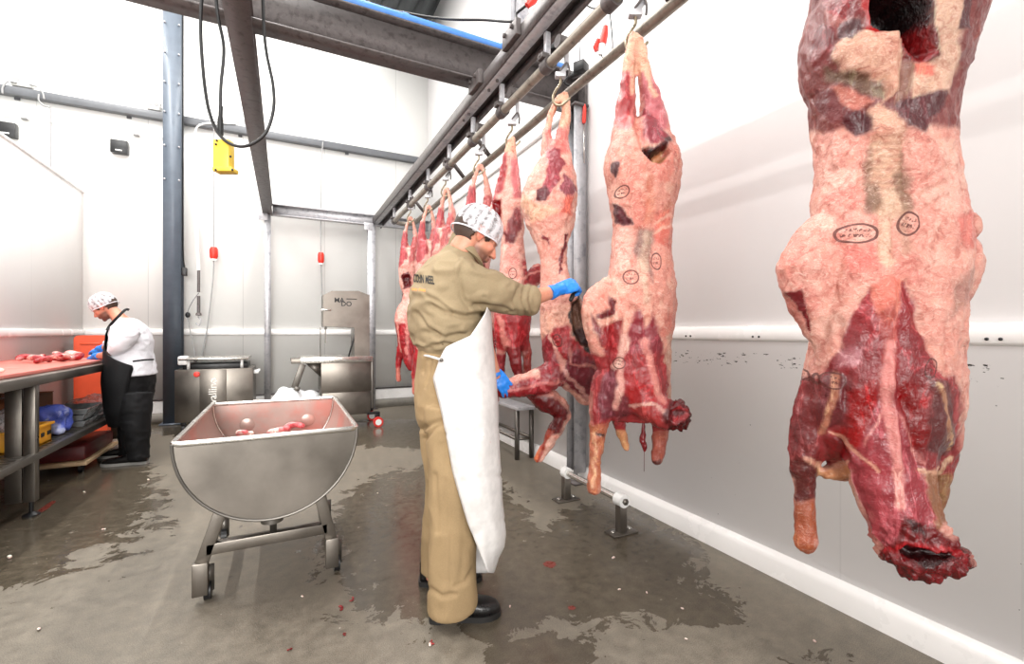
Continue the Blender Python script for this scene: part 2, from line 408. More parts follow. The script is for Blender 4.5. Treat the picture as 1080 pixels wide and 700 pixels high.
# big dark column on the back wall
c = JY(183, 200, 7.6)
r = empty('steel_column', 'tall blue-grey steel column in front of the back wall behind the boxy machine', 'column', (c.x, 7.6, 0))
g = G(); column(g, c.x, 7.6, .02, ZC, .20, .19); part('shaft', g, M_COLUMN, r)
g = G(); g.box((c.x, 7.6, .01), (.27, .27, .02)); part('base_plate', g, M_COLUMN, r)
for z in (3.3, 3.75, 4.2, 4.6, 5.0, 5.4):
    for sx in (-1, 1):
        g = G(); g.cyl((c.x+sx*.08, 7.505, z), (c.x+sx*.08, 7.49, z), .012, 6); part('bolt', g, M_GALV, r)
CX = c.x
# upper post seen behind the main beam
g = G(); c = JY(548, 10, 3.45); column(g, c.x, 3.45, zb+.30, ZC, .12, .12); o = mesh_obj('steel_post', g, M_GALV, auto=30)
fin(recentre(o), 'light grey upright post rising above the main beam to the roof', 'post')

# horizontal dark tube on the back wall
r = empty('wall_pipe', 'dark grey square rail running along the back wall behind the tall column', 'pipe', (0, 7.79, 4.23))
g = G(); g.bar((-7, 7.79, 4.23), (2.2, 7.79, 4.23), .10, .105, bev=.012); part('tube', g, M_PIPEGREY, r)
for x in (-3, -1.9, -.6, .9):
    g = G(); g.box((x, 7.84, 4.23), (.05, .02, .16)); part('bracket', g, M_PIPEGREY, r)

# ---------------------------------------------------------------- meat rail
XR = 1.375; ZR = CAMH+1.56; YE = 6.55
r = empty('meat_rail', 'galvanised pipe rail loop with square hangers from which the carcasses hang', 'rail', (XR, 2, ZR))
g = G()
path = [Vector((XR, -2, ZR))] + [Vector((XR, y, ZR)) for y in np.linspace(-1.5, YE-.14, 12)]
path += [Vector((XR+.14-.14*math.cos(t), YE-.14+.14*math.sin(t), ZR)) for t in np.linspace(.2, PI-.2, 10)]
path += [Vector((XR+.28, y, ZR)) for y in np.linspace(YE-.14, -2, 14)]
g.tube(path, .030, 14); part('pipe', g, M_RAIL, r, smooth=True)
HY = [6.45, 5.55, 4.75, 4.05, 3.45, 2.90, 2.28, 1.70, 1.12, .55, -.2]
for y in HY:
    g = G(); g.bar((XR-.005, y, ZR+.02), (XR-.005, y, z0), .032, .032, up=(0, 1, 0), bev=.004)
    h = part('hanger', g, M_GALV, r)
    g = G(); g.tube([(XR, y-.035, ZR), (XR, y+.035, ZR)], .042, 14); g.box((XR-.03, y, ZR+.04), (.05, .06, .03), bev=.004); g.cyl((XR-.06, y, ZR+.045), (XR+.06, y, ZR+.045), .010, 6)
    part('pipe_clamp', g, M_GALV_D, r)
for y in (5.9, 4.4, 3.75, 1.6):
    g = G(); g.bar((XR+.28, y, ZR+.02), (XR+.07, y, ZR+.25), .03, .03); part('hanger', g, M_GALV_D, r)
# ---------------------------------------------------------------- sculpting tools
def vnoise(P, scale, seed=0):
    Q = P*scale + seed*17.31
    i = np.floor(Q).astype(np.int64); f = Q-i; f = f*f*(3-2*f)
    def h(a, b, c):
        n = (a*73856093) ^ (b*19349663) ^ (c*83492791) ^ (seed*2654435)
        n = (n ^ (n >> 13))*1274126177 & 0x7fffffff
        return ((n ^ (n >> 16)) & 0xffff)/65535.0
    x, y, z = i[:,0], i[:,1], i[:,2]; fx, fy, fz = f[:,0], f[:,1], f[:,2]
    def L(a, b, t): return a+(b-a)*t
    a = L(L(h(x,y,z), h(x+1,y,z), fx), L(h(x,y+1,z), h(x+1,y+1,z), fx), fy)
    b = L(L(h(x,y,z+1), h(x+1,y,z+1), fx), L(h(x,y+1,z+1), h(x+1,y+1,z+1), fx), fy)
    return L(a, b, fz)*2-1
def fnoise(P, scale, seed=0, oct=3):
    r = 0; a = 1; t = 0
    for k in range(oct): r = r+a*vnoise(P, scale*2**k, seed+k*5); t += a; a *= .5
    return r/t
def solid(g, voxel, smooth=4, adapt=0):
    """fuses overlapping shapes into one continuous surface; returns verts, faces"""
    me = bpy.data.meshes.new('tmp'); me.from_pydata([tuple(q) for q in g.v], [], g.f)
    bm = bmesh.new(); bm.from_mesh(me); bmesh.ops.recalc_face_normals(bm, faces=bm.faces); bm.to_mesh(me); bm.free()
    o = bpy.data.objects.new('tmp', me); C.objects.link(o)
    m = o.modifiers.new('r', 'REMESH'); m.mode = 'VOXEL'; m.voxel_size = voxel; m.adaptivity = adapt
    dg = bpy.context.evaluated_depsgraph_get(); ev = o.evaluated_get(dg); me2 = ev.to_mesh()
    n = len(me2.vertices); V = np.empty(n*3); me2.vertices.foreach_get('co', V); V = V.reshape(-1, 3)
    F = [tuple(p.vertices) for p in me2.polygons]
    ev.to_mesh_clear(); bpy.data.objects.remove(o); bpy.data.meshes.remove(me)
    E = edges_of(F)
    for k in range(smooth): V = lap(V, E, .5 if k % 2 == 0 else -.35 if smooth > 5 else .4)
    return V, F, E
def edges_of(F):
    a = []
    for f in F:
        for k in range(len(f)): a.append((f[k], f[(k+1) % len(f)]))
    a = np.array(a); return a
def lap(V, E, k, mask=None):
    n = len(V); s = np.zeros_like(V); c = np.zeros(n)
    for d in range(3): s[:, d] = np.bincount(E[:,0], V[E[:,1], d], n)+np.bincount(E[:,1], V[E[:,0], d], n)
    c = np.bincount(E[:,0], minlength=n)+np.bincount(E[:,1], minlength=n)
    D = s/np.maximum(c, 1)[:, None]-V
    if mask is not None: D *= mask[:, None]
    return V+D*k
def normals(V, F):
    Q = np.array([f if len(f) == 4 else f+(f[-1],) for f in F])
    N = np.cross(V[Q[:,2]]-V[Q[:,0]], V[Q[:,3]]-V[Q[:,1]])
    R = np.zeros_like(V)
    for k in range(4):
        for d in range(3): R[:, d] += np.bincount(Q[:,k], N[:, d], len(V))
    return R/np.maximum(np.linalg.norm(R, axis=1), 1e-9)[:, None]
def sdf_poly(P, poly):
    """signed distance (+ inside) of 2D points to a polygon"""
    A = np.array(poly, float); B = np.roll(A, -1, 0); d = np.full(len(P), 1e9); inside = np.zeros(len(P), bool)
    for a, b in zip(A, B):
        e = b-a; w_ = P-a; t = np.clip((w_ @ e)/max(e @ e, 1e-9), 0, 1)
        d = np.minimum(d, np.linalg.norm(w_-t[:, None]*e, axis=1))
        c = ((a[1] > P[:,1]) != (b[1] > P[:,1])); den = (b[1]-a[1]) or 1e-9
        inside ^= c & (P[:,0] < (b[0]-a[0])*(P[:,1]-a[1])/den+a[0])
    return np.where(inside, d, -d)
def sdf_line(P, pts):
    A = np.array(pts, float); d = np.full(len(P), 1e9)
    for a, b in zip(A[:-1], A[1:]):
        e = b-a; w_ = P-a; t = np.clip((w_ @ e)/max(e @ e, 1e-9), 0, 1); d = np.minimum(d, np.linalg.norm(w_-t[:, None]*e, axis=1))
    return d
def np_obj(name, V, F, mats, col=None, mus=None, extra=None, parent=None):
    me = bpy.data.meshes.new(name); me.from_pydata([tuple(q) for q in V], [], F)
    if not isinstance(mats, (list, tuple)): mats = [mats]
    for m in mats: me.materials.append(m)
    me.polygons.foreach_set('use_smooth', [True]*len(me.polygons))
    if col is not None:
        a = me.attributes.new('Col', 'FLOAT_COLOR', 'POINT'); c4 = np.ones((len(V), 4), np.float32); c4[:, :3] = col; a.data.foreach_set('color', c4.ravel())
    for k, arr in (extra or {}).items():
        a = me.attributes.new(k, 'FLOAT', 'POINT'); a.data.foreach_set('value', np.asarray(arr, np.float32))
    o = bpy.data.objects.new(name, me); C.objects.link(o)
    if parent: o.parent = parent
    return o
def sm(x, a, b): t = np.clip((x-a)/(b-a), 0, 1); return t*t*(3-2*t)
LIN = lambda c: np.array(s2l(c))

# ---------------------------------------------------------------- meat material
def meat_mat(name='raw_meat_and_fat', stamps=(), gloss=.30):
    m, nt, bs = newmat(name); co = coords(nt)
    col = nd(nt, 'ShaderNodeAttribute'); col.attribute_name = 'Col'; mu = nd(nt, 'ShaderNodeAttribute'); mu.attribute_name = 'mus'
    c = col.outputs['Color']; mus = mu.outputs['Fac']
    mp = nd(nt, 'ShaderNodeMapping'); mp.inputs['Scale'].default_value = (1, 1, .35); nt.links.new(co, mp.inputs[0])
    # crinkled fat
    nf = noise_(nt, 26, 7, .68, co, 1.2); nf2 = noise_(nt, 85, 4, .6, co, .8)
    fatv = ramp(nt, nf, [(.28, (150, 84, 76)), (.40, (225, 190, 184)), (.52, (255, 255, 255)), (.66, (255, 246, 236)), (.76, (236, 180, 172))])
    cf = mixc(nt, .85, c, fatv, 'MULTIPLY')
    cf = mixc(nt, math_(nt, 'MULTIPLY', ramp(nt, nf2, [(.56, gr(0)), (.68, gr(1))]), .35), cf, rgba((250, 226, 208)))
    fk = noise_(nt, 38, 6, .7, coords(nt, 'Object', (1, 1, 1.7)), 2.2); fr = math_(nt, 'ABSOLUTE', math_(nt, 'SUBTRACT', fk, .5))
    cf = mixc(nt, math_(nt, 'MULTIPLY', ramp(nt, fr, [(0, gr(1)), (.030, gr(0))]), .55), cf, mixc(nt, 1.0, c, (.62, .30, .26, 1), 'MULTIPLY'))
    cf = mixc(nt, math_(nt, 'MULTIPLY', ramp(nt, fk, [(.56, gr(0)), (.62, gr(1))]), .38), cf, rgba((238, 214, 200)))
    # muscle with fibres and pale sinew
    nm = noise_(nt, 16, 6, .6, mp.outputs[0], .9); nm2 = noise_(nt, 120, 3, .6, mp.outputs[0])
    cm = mixc(nt, .55, c, ramp(nt, nm, [(.3, (150, 130, 140)), (.7, (255, 255, 255))]), 'MULTIPLY')
    sn = noise_(nt, 7.5, 5, .6, mp.outputs[0], 1.0)
    rid = math_(nt, 'ABSOLUTE', math_(nt, 'SUBTRACT', sn, .5)); ridm = ramp(nt, rid, [(0, gr(1)), (.022, gr(0))])
    ridm = math_(nt, 'MULTIPLY', ridm, math_(nt, 'MULTIPLY', nm2, 1.0))
    ridm = math_(nt, 'MULTIPLY', ridm, .7); cm = mixc(nt, ridm, cm, mixc(nt, 1.0, mixc(nt, 1.0, c, (2.6, 5.0, 4.6, 1), 'MULTIPLY'), (.02, .012, .012, 1), 'ADD'))
    cm = mixc(nt, math_(nt, 'MULTIPLY', ramp(nt, nm2, [(.55, gr(0)), (.75, gr(1))]), .35), cm, mixc(nt, 1.0, c, (1.7, 2.2, 2.1, 1), 'MULTIPLY'))
    out = mixc(nt, mus, cf, cm)
    for (cx, cz, a, b, rot) in stamps:      # oval inspection stamps inked on the fat, in the carcass's own coordinates
        s = nd(nt, 'ShaderNodeMapping'); s.vector_type = 'TEXTURE'; s.inputs['Location'].default_value = (cx, 0, cz); s.inputs['Rotation'].default_value = (0, rot, 0); s.inputs['Scale'].default_value = (a, 1, b)
        nt.links.new(co, s.inputs[0]); x = nd(nt, 'ShaderNodeSeparateXYZ'); nt.links.new(s.outputs[0], x.inputs[0])
        X, Y, Z = x.outputs
        r = math_(nt, 'SQRT', math_(nt, 'ADD', math_(nt, 'MULTIPLY', X, X), math_(nt, 'MULTIPLY', Z, Z)))
        ring = math_(nt, 'LESS_THAN', math_(nt, 'ABSOLUTE', math_(nt, 'SUBTRACT', r, .92)), .095)
        ins = math_(nt, 'LESS_THAN', r, .68)
        rows = math_(nt, 'GREATER_THAN', math_(nt, 'FRACT', math_(nt, 'MULTIPLY', math_(nt, 'ADD', Z, 10.33), 1.75)), .45)
        v = nd(nt, 'ShaderNodeVectorMath', operation='MULTIPLY'); nt.links.new(s.outputs[0], v.inputs[0]); v.inputs[1].default_value = (7, 0, 3)
        let = math_(nt, 'GREATER_THAN', noise_(nt, 1.0, 1, .5, v.outputs[0]), .52)
        k = math_(nt, 'MAXIMUM', ring, math_(nt, 'MULTIPLY', ins, math_(nt, 'MULTIPLY', rows, let)))
        front = math_(nt, 'LESS_THAN', math_(nt, 'MULTIPLY', Y, 1), .06)
        k = math_(nt, 'MULTIPLY', math_(nt, 'MULTIPLY', k, front), math_(nt, 'ADD', .68, math_(nt, 'MULTIPLY', nf, .4)))
        out = mixc(nt, k, out, rgba((84, 30, 26)))
    out = mixc(nt, 1.0, out, (.85, .765, .75, 1), 'MULTIPLY')
    nt.links.new(out, bs.inputs['Base Color'])
    r = math_(nt, 'ADD', gloss-.05, math_(nt, 'MULTIPLY', math_(nt, 'SUBTRACT', 1.0, mus), .14)); nt.links.new(r, bs.inputs['Roughness'])
    bs.inputs['Specular IOR Level'].default_value = .5
    b = nt.nodes.new('ShaderNodeBump'); b.inputs['Distance'].default_value = .012; b.inputs['Strength'].default_value = .75
    hh = mixc(nt, mus, nf, nm); hh = mixc(nt, .35, hh, nf2); hh = mixc(nt, math_(nt, 'MULTIPLY', math_(nt, 'SUBTRACT', 1.0, mus), .5), hh, fk); nt.links.new(hh, b.inputs['Height']); nt.links.new(b.outputs[0], bs.inputs['Normal'])
    return m
def project(W):
    X = W[:,0]; Y = W[:,1]; D = X*FW.x+Y*FW.y
    return np.stack([540+FPX*(X*RT.x+Y*RT.y)/D, 350-FPX*(W[:,2]-CAMH)/D], 1)

def carcass(spec):
    d = spec['d']; u0 = spec['u0']; k = d/FPX
    X = lambda u: (u-u0)*k
    Z = lambda v: CAMH+(350-v)*k
    def at3(u, v, y):
        if not spec.get('project'): return Vector((X(u), y*k, Z(v)))
        dd = d+y*k; return Vector(((u-540)*dd/FPX-(u0-540)*k, y*k, CAMH+(350-v)*dd/FPX))
    g = G(); rings = []
    n = 40; sl = spec['slices']
    # interpolate the slices smoothly
    sv = np.array([s[0] for s in sl], float); vv = np.linspace(sv[0], sv[-1], int((sv[-1]-sv[0])/4)+2)
    cols = [np.interp(vv, sv, np.array([s[i] for s in sl], float)) for i in range(1, 5)]
    for v, uL, uR, dr, yc in zip(vv, *cols):
        cx = (X(uL)+X(uR))/2; a = (X(uR)-X(uL))/2; b = a*dr
        R = []
        for q in range(n):
            t = 2*PI*q/n; c_, s_ = math.cos(t), math.sin(t); e = .88
            R.append(Vector((cx+a*math.copysign(abs(c_)**e, c_), yc*k+b*math.copysign(abs(s_)**e, s_), Z(v))))
        rings.append(R)
    g.loft(rings)
    for pts, rad, sy in spec.get('tubes', []):
        P = [at3(*p) for p in pts]; r = [x*k for x in rad]
        Pm = bez(P, 5); t = np.linspace(0, len(r)-1, len(Pm)); rm = list(np.interp(t, range(len(r)), r))
        g.tube(Pm, rm, 18, sy=sy, up=(0, 1, 0), round_end=True)
    for (u, v, y, ru, rv, ry) in spec.get('blobs', []):
        g.ell(at3(u, v, y), (ru*k, ry*k, rv*k), n=20, m=14)
    V, F, E = solid(g, spec['voxel'], spec.get('smooth', 8))
    base = Vector(spec['base'])
    M = np.array([[RT.x, FW.x, 0], [RT.y, FW.y, 0], [0, 0, 1]])
    def world(V): return V @ M.T + np.array([base.x, base.y, 0])
    N = normals(V, F)
    uv = project(world(V)) if spec.get('project') else np.stack([V[:,0]/k+u0, 350-(V[:,2]-CAMH)/k], 1)
    front = sm(-N[:,1], -.15, .35)
    seed = spec.get('seed', 1)
    # carve the cavities and swell the muscles
    disp = np.zeros(len(V))
    for (poly, dep, soft) in spec.get('carve', []):
        s = sdf_poly(uv, poly); disp -= sm(s, 0, soft)*dep*k*front
    for (poly, dep, soft) in spec.get('swell', []):
        s = sdf_poly(uv, poly); disp += sm(s, -soft*.3, soft)*dep*k*front
    for (pts, wd, dep) in spec.get('grooves', []):
        disp -= np.exp(-(sdf_line(uv, pts)/wd)**2)*dep*k*front
    Vd = V.copy(); Vd[:, 1] += -disp
    st = spec.get('rough', 1.0)
    wav = fnoise(V*np.array([1, 1, .6]), 9, seed, 3)*.010+fnoise(V, 34, seed+3, 2)*.0045
    crk = 1-np.abs(fnoise(V*np.array([1.25, 1.25, .7]), 24, seed+9, 3))*2.2
    Vd += N*((wav+np.clip(crk, 0, 1)*.0065)*st)[:, None]
    V = Vd
    for (poly, amp, soft) in spec.get('rag', []):
        s_ = sdf_poly(uv, poly); q_ = sm(s_, 0, soft)*amp*k; V += N*((np.abs(fnoise(V, 38, seed+80, 3))*2.2-.5)*q_)[:, None]+np.array([0, 0, -1])*((fnoise(V*np.array([1, 1, .25]), 46, seed+84, 2))*q_*.9)[:, None]
    # paint
    warp = np.stack([fnoise(V, 18, seed+20, 5), fnoise(V, 18, seed+31, 5)], 1)*1.5
    wuv = uv+warp*spec.get('warp', 5.0)
    col = np.tile(LIN(spec['col']), (len(V), 1)); mus = np.zeros(len(V))
    v1 = fnoise(V, 6, seed+40, 3); v2 = fnoise(V, 20, seed+44, 3)
    col = col*(1+.10*v1[:, None])
    pk = sm(v2+.35*v1, .0, .35)[:, None]; col = col*(1-pk*.55)+LIN(spec.get('col2', (238, 206, 186)))*pk*.55
    bl = sm(fnoise(V, 11, seed+60, 4), .16, .34)[:, None]; col = col*(1-bl*.38)+LIN(spec.get('col3', (222, 120, 108)))*bl*.38
    for r in spec['paint']:
        c, poly, soft, mm = r[:4]; al = r[4] if len(r) > 4 else 1
        if len(poly) == 2 and isinstance(poly[1], (int, float)):
            s = poly[1]-sdf_line(wuv, poly[0])
        else: s = sdf_poly(wuv, poly)
        a = (sm(s, -soft*.7, soft*.7)*al)
        cl = LIN(c)*(np.array([.66, .50, .48]) if mm >= .8 else .92)
        jit = 1+.16*fnoise(V, 16, seed+70, 3)[:, None]
        col = col*(1-a[:, None])+cl*jit*a[:, None]; mus = mus*(1-a)+mm*a
    zmin = V[:,2].min(); V = V-np.array([0, 0, zmin])
    st = []
    for (u, v, a, b, ro) in spec.get('stamps', []):
        dd = (uv[:,0]-u)**2+(uv[:,1]-v)**2+(N[:,1] > -.1)*1e5; i = int(np.argmin(dd)); q = (d+V[i,1])/d*k; st.append((V[i,0], V[i,2], a*q, b*q, ro))
    mm = spec.get('mat') or meat_mat('raw_meat_and_fat', st)
    o = np_obj(spec.get('name', 'calf_carcass'), V, F, mm, col=np.clip(col, 0, 1), extra={'mus': np.clip(mus, 0, 1)})
    o.location = (base.x, base.y, zmin); o.rotation_euler = (0, 0, -TH)
    o['zmin'] = zmin
    return o
def crop(ox, oy, s, pts, sy=None): return [(ox+x/s, oy+y/(sy or s)) for x, y in pts]
# ---------------------------------------------------------------- the hanging carcasses
XC = 1.38
def dep(u): return XC/(FW.x+(u-540)/FPX*RT.x)
def basept(u, d=None):
    d = d or dep(u); p = J(u, 350, d); return (p.x, p.y, 0)
A1 = lambda p: crop(810, 0, 3.5, p)
A2 = lambda p: crop(810, 180, 3.183, p)
A3 = lambda p: crop(810, 380, 2.917, p)
near = dict(d=dep(930), u0=930, base=basept(930), voxel=.0052, project=True, seed=3, warp=6, smooth=6, rough=.85,
  col=(226, 168, 154), col2=(240, 206, 190), col3=(210, 112, 102),
  slices=[(-75,898,990,.7,0), (-55,880,1006,.72,0), (-30,868,1017,.74,0),(0,866,1020,.76,0),(30,857,1017,.76,0),(50,854,1010,.76,0),(80,855,1004,.76,0),(100,862,998,.74,0),(130,864,993,.72,0),(160,866,994,.70,0),
    (190,867,1000,.68,0),(215,863,1003,.68,0),(250,862,1006,.66,-4),(300,860,1002,.66,-6),(340,858,998,.66,-6),(370,857,997,.66,-6),(400,853,1001,.66,-4),(430,850,1002,.62,0),(460,856,996,.56,4),(482,868,985,.45,8),(494,882,968,.3,10)],
  tubes=[([(905,-50,6),(912,-100,6),(922,-150,8),(932,-190,8)], [36,26,14,10], 1), ([(962,-50,6),(958,-100,6),(948,-150,8),(940,-190,8)], [38,27,15,10], 1),
    ([(868,250,-4),(852,285,-6),(858,330,-4),(874,372,0)], [24,30,20,12], .8), ([(985,245,-4),(1000,278,-6),(990,325,-4),(972,370,0)], [24,29,20,12], .8),
    ([(872,395,4),(862,440,8),(850,480,10),(848,515,12),(849,550,12),(850,571,10)], [20,24,17,9,8,11], .9),
    ([(985,395,8),(990,440,14),(989,480,22),(988,515,30),(985,540,36)], [18,20,15,11,7], .9),
    ([(930,395,-10),(931,450,-16),(938,500,-26),(952,543,-38),(966,572,-44)], [52,50,38,30,31], .8)],
  blobs=[(885,498,6,22,9,12), (1018,240,0,10,16,14), (974,584,-46,38,13,26)], rag=[([(900,548),(1060,548),(1060,660),(900,660)], 5, 14)],
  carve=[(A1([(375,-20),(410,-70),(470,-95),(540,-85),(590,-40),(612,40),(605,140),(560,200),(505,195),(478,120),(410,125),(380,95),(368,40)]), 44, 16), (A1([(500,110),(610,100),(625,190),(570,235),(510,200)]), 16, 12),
    (A3([(400,580),(440,560),(560,590),(570,620),(420,630)]), 16, 10)],
  swell=[(A1([(240,170),(330,110),(480,115),(480,330),(440,380),(420,300),(280,290),(235,220)]), 6, 8), (A1([(165,110),(190,85),(250,110),(240,190),(200,245),(165,220)]), 6, 8),
     (A2([(345,380),(390,350),(440,370),(430,450),(400,520),(370,480)]), 4, 8), (A3([(250,110),(330,60),(340,180),(280,280),(200,220)]), 3, 10), (A3([(480,40),(550,60),(570,270),(520,260),(490,120)]), 4, 10)],
  grooves=[(A1([(370,400),(365,560),(350,700)]), 5, 4), (A1([(510,490),(520,700)]), 5, 4), (A3([(250,50),(240,190),(200,215),(280,290)]), 4, 4), (A3([(260,320),(300,440),(360,560)]), 4, 5), (A3([(420,120),(470,330)]), 4, 4), (A3([(375,0),(400,330)]), 3, -3),
     (A2([(310,440),(250,600),(200,690)]), 5, 2.5), (A2([(460,380),(540,600)]), 5, 2.5), (A2([(380,120),(382,300)]), 4, 3), (A2([(420,120),(420,300)]), 4, 3)]+[([(914,v-2),(934,v),(956,v-2)], 1.6, 2.2) for v in range(146,206,7)]+[([(866,v),(884,v+6),(900,v+14)], 1.5, 2.5) for v in (196,208,222)]+[([(1000,v),(984,v+8),(970,v+18)], 1.5, 2.5) for v in (176,190,206)],
  paint=[
   ((152,78,76), [(830,-300),(1050,-300),(1050,132),(830,140)], 6, .8),
   ((150,84,84), [(880,-200),(980,-200),(1000,-40),(870,-40)], 8, .8),
   ((228,180,158), [(900,-60),(930,-60),(928,-230),(905,-230)], 4, .2),
   ((228,196,172), A1([(600,-60),(700,-60),(725,80),(690,250),(655,340),(530,390),(550,280),(630,200)]), 4, 0),
   ((226,184,160), A1([(240,170),(330,110),(480,115),(480,330),(440,380),(420,300),(280,290),(235,220)]), 2, 0),
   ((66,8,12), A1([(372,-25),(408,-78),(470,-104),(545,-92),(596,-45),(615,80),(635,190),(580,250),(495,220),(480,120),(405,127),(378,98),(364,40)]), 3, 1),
   ((14,2,4), A1([(385,-20),(415,-60),(470,-85),(540,-75),(582,-30),(600,50),(560,80),(500,85),(470,100),(405,112),(382,88)]), 3, 1),  # deep shade of the pelvic cavity painted into the colour
   ((150,20,26), A1([(500,110),(560,70),(610,90),(632,190),(580,245),(495,215)]), 4, 1, .8),
   ((230,50,48), (A1([(500,150),(540,140),(520,200)]), 2.5), 2, 1), ((190,30,36), A1([(490,140),(530,110),(540,190),(500,200)]), 3, 1),
   ((182,36,38), (A1([(400,125),(450,105),(520,78)]), 3), 2, 1), ((200,44,42), (A1([(358,-10),(362,60),(385,120)]), 4.5), 2, 1),
   ((142,22,30), A1([(245,10),(330,-10),(345,60),(270,75),(240,40)]), 3, 1),
   ((132,54,60), A1([(165,110),(190,85),(250,110),(240,190),(200,245),(165,220),(155,170)]), 2, 1),
   ((96,54,60), A1([(260,90),(330,70),(350,110),(290,160),(250,140)]), 2, 1),
   ((150,60,62), A1([(165,190),(215,195),(220,240),(185,250)]), 2, 1),
   ((138,62,66), A1([(190,310),(250,330),(310,400),(290,450),(230,450),(190,390)]), 3, 1),
   ((112,84,64), A1([(205,240),(300,290),(430,300),(440,370),(380,360),(300,330),(220,290)]), 4, .7),
   ((206,128,112), A1([(240,320),(330,350),(400,380),(330,420),(290,390)]), 3, .3),
   ((104,42,54), A1([(300,420),(420,405),(430,440),(390,480),(310,515),(270,460)]), 3, 1),
   ((142,98,82), A1([(480,230),(550,250),(530,350),(480,390)]), 4, .6),
   ((222,112,92), A1([(545,250),(620,230),(600,280),(560,290)]), 3, .5),
   ((104,44,52), A1([(480,380),(560,360),(650,340),(640,400),(590,450),(570,490),(510,480)]), 3, 1),
   ((112,66,72), A1([(700,-30),(740,-30),(740,100),(706,110)]), 2, 1),
   ((232,192,168), A1([(390,400),(430,385),(480,420),(510,490),(385,505)]), 3, 0),
   ((204,172,142), A1([(375,500),(505,490),(515,700),(500,800),(390,800),(355,700)]), 4, 0, .8),
   ((128,98,74), (A1([(372,560),(362,680),(368,760)]), 4), 4, .2, .6), ((128,98,74), (A1([(508,560),(512,680),(530,760)]), 4), 4, .2, .6),
   ((124,96,76), (A2([(350,60),(345,130)]), 8), 6, .1, .75), ((124,96,76), (A2([(452,20),(455,110)]), 7), 6, .1, .75), ((160,130,104), (A2([(455,110),(470,260)]), 6), 6, .1, .5),
   ((226,202,176), A2([(375,60),(430,60),(432,300),(385,320)]), 4, 0, .8),
   ((226,104,96), A2([(240,250),(380,240),(370,320),(260,330)]), 9, .1, .6), ((226,96,90), A2([(640,140),(690,150),(690,260),(650,270)]), 6, .2, .6),
   ((224,120,106), A2([(40,220),(130,200),(110,330),(60,360)]), 8, .1, .5),
   ((168,132,122), A2([(620,380),(700,300),(680,430),(600,490)]), 8, .1, .7),  # shadow side of the right flank painted into the fat colour
   ((142,36,46), A2([(72,405),(122,398),(150,570),(112,500)]), 2, 1),
   ((172,56,66), A2([(335,400),(370,370),(455,370),(500,470),(540,600),(620,720),(170,720),(250,590),(300,470)]), 4, 1),
   ((170,70,76), [(828,396),(1010,396),(1012,498),(965,505),(900,500),(828,500)], 5, 1),
   ((230,134,116), A2([(345,380),(390,350),(440,370),(435,450),(405,530),(365,480)]), 4, .3),
   ((204,104,98), (A2([(400,500),(400,700)]), 8), 5, .8, .8),
   ((216,150,160), A2([(240,600),(310,590),(300,650),(240,660)]), 6, .6, .6),
   ((142,56,60), A3([(130,60),(200,40),(160,210),(150,310),(85,310),(82,190)]), 4, 1),
   ((128,54,62), A3([(210,20),(262,60),(245,180),(180,210),(150,150)]), 4, 1),
   ((188,14,22), A3([(250,110),(330,50),(345,180),(280,290),(195,225),(250,190)]), 4, 1),
   ((150,22,30), A3([(170,240),(250,240),(270,300),(190,310)]), 4, 1),
   ((164,16,24), A3([(400,60),(470,80),(525,260),(470,285),(425,190)]), 4, 1),
   ((118,64,66), A3([(480,40),(550,60),(572,270),(540,300),(500,280),(490,120)]), 4, 1),
   ((188,80,94), A3([(330,130),(400,130),(470,340),(520,520),(500,600),(370,600),(300,440),(255,330)]), 5, 1),
   ((112,40,40), A3([(70,300),(155,310),(150,420),(80,430)]), 4, .8),
   ((168,88,54), A3([(75,430),(160,420),(160,620),(75,620)]), 5, .5),
   ((152,104,72), A3([(476,350),(570,340),(555,450),(520,530),(500,490)]), 3, .6),
   ((228,168,120), A3([(145,335),(250,325),(265,380),(275,440),(235,405),(155,395)]), 3, .1),
   ((206,138,108), (A3([(222,50),(195,130),(172,210)]), 4), 3, .6, .8), ((232,176,150), (A3([(120,300),(160,340),(250,320)]), 2.4), 2, .3, .9), ((232,176,150), (A3([(200,215),(290,295),(340,340)]), 1.6), 2, .3, .9), ((226,180,150), (A3([(470,345),(520,345),(560,300)]), 2), 2, .3, .9),
   ((210,160,120), (A3([(505,60),(540,170),(555,270)]), 2), 2, .5, .7),
   ((236,156,150), (A3([(368,-40),(368,60),(372,140),(385,240),(398,330),(412,440)]), 5), 4, .5, .9),
   ((236,156,150), (A3([(372,130),(330,200),(300,260)]), 1.5), 3, .5, .7), ((236,156,150), (A3([(380,130),(440,230),(470,320)]), 1.5), 3, .5, .7),
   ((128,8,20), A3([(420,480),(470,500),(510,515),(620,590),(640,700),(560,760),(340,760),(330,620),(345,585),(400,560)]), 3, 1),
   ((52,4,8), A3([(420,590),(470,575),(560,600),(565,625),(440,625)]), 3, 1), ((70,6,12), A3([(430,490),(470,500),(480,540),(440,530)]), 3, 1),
   ((196,26,40), (A3([(365,590),(430,575),(500,570),(590,610)]), 3), 3, 1, .9),
  ],
  stamps=[(905,246,15.5,10.5,.15), (957,235,10.5,13.5,.3), (978,388,7,11,.4), (880,402,8,9,.2)])
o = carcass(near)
fin(o, 'nearest and largest hanging carcass at the right edge, cut neck pointing down', 'carcass', None)

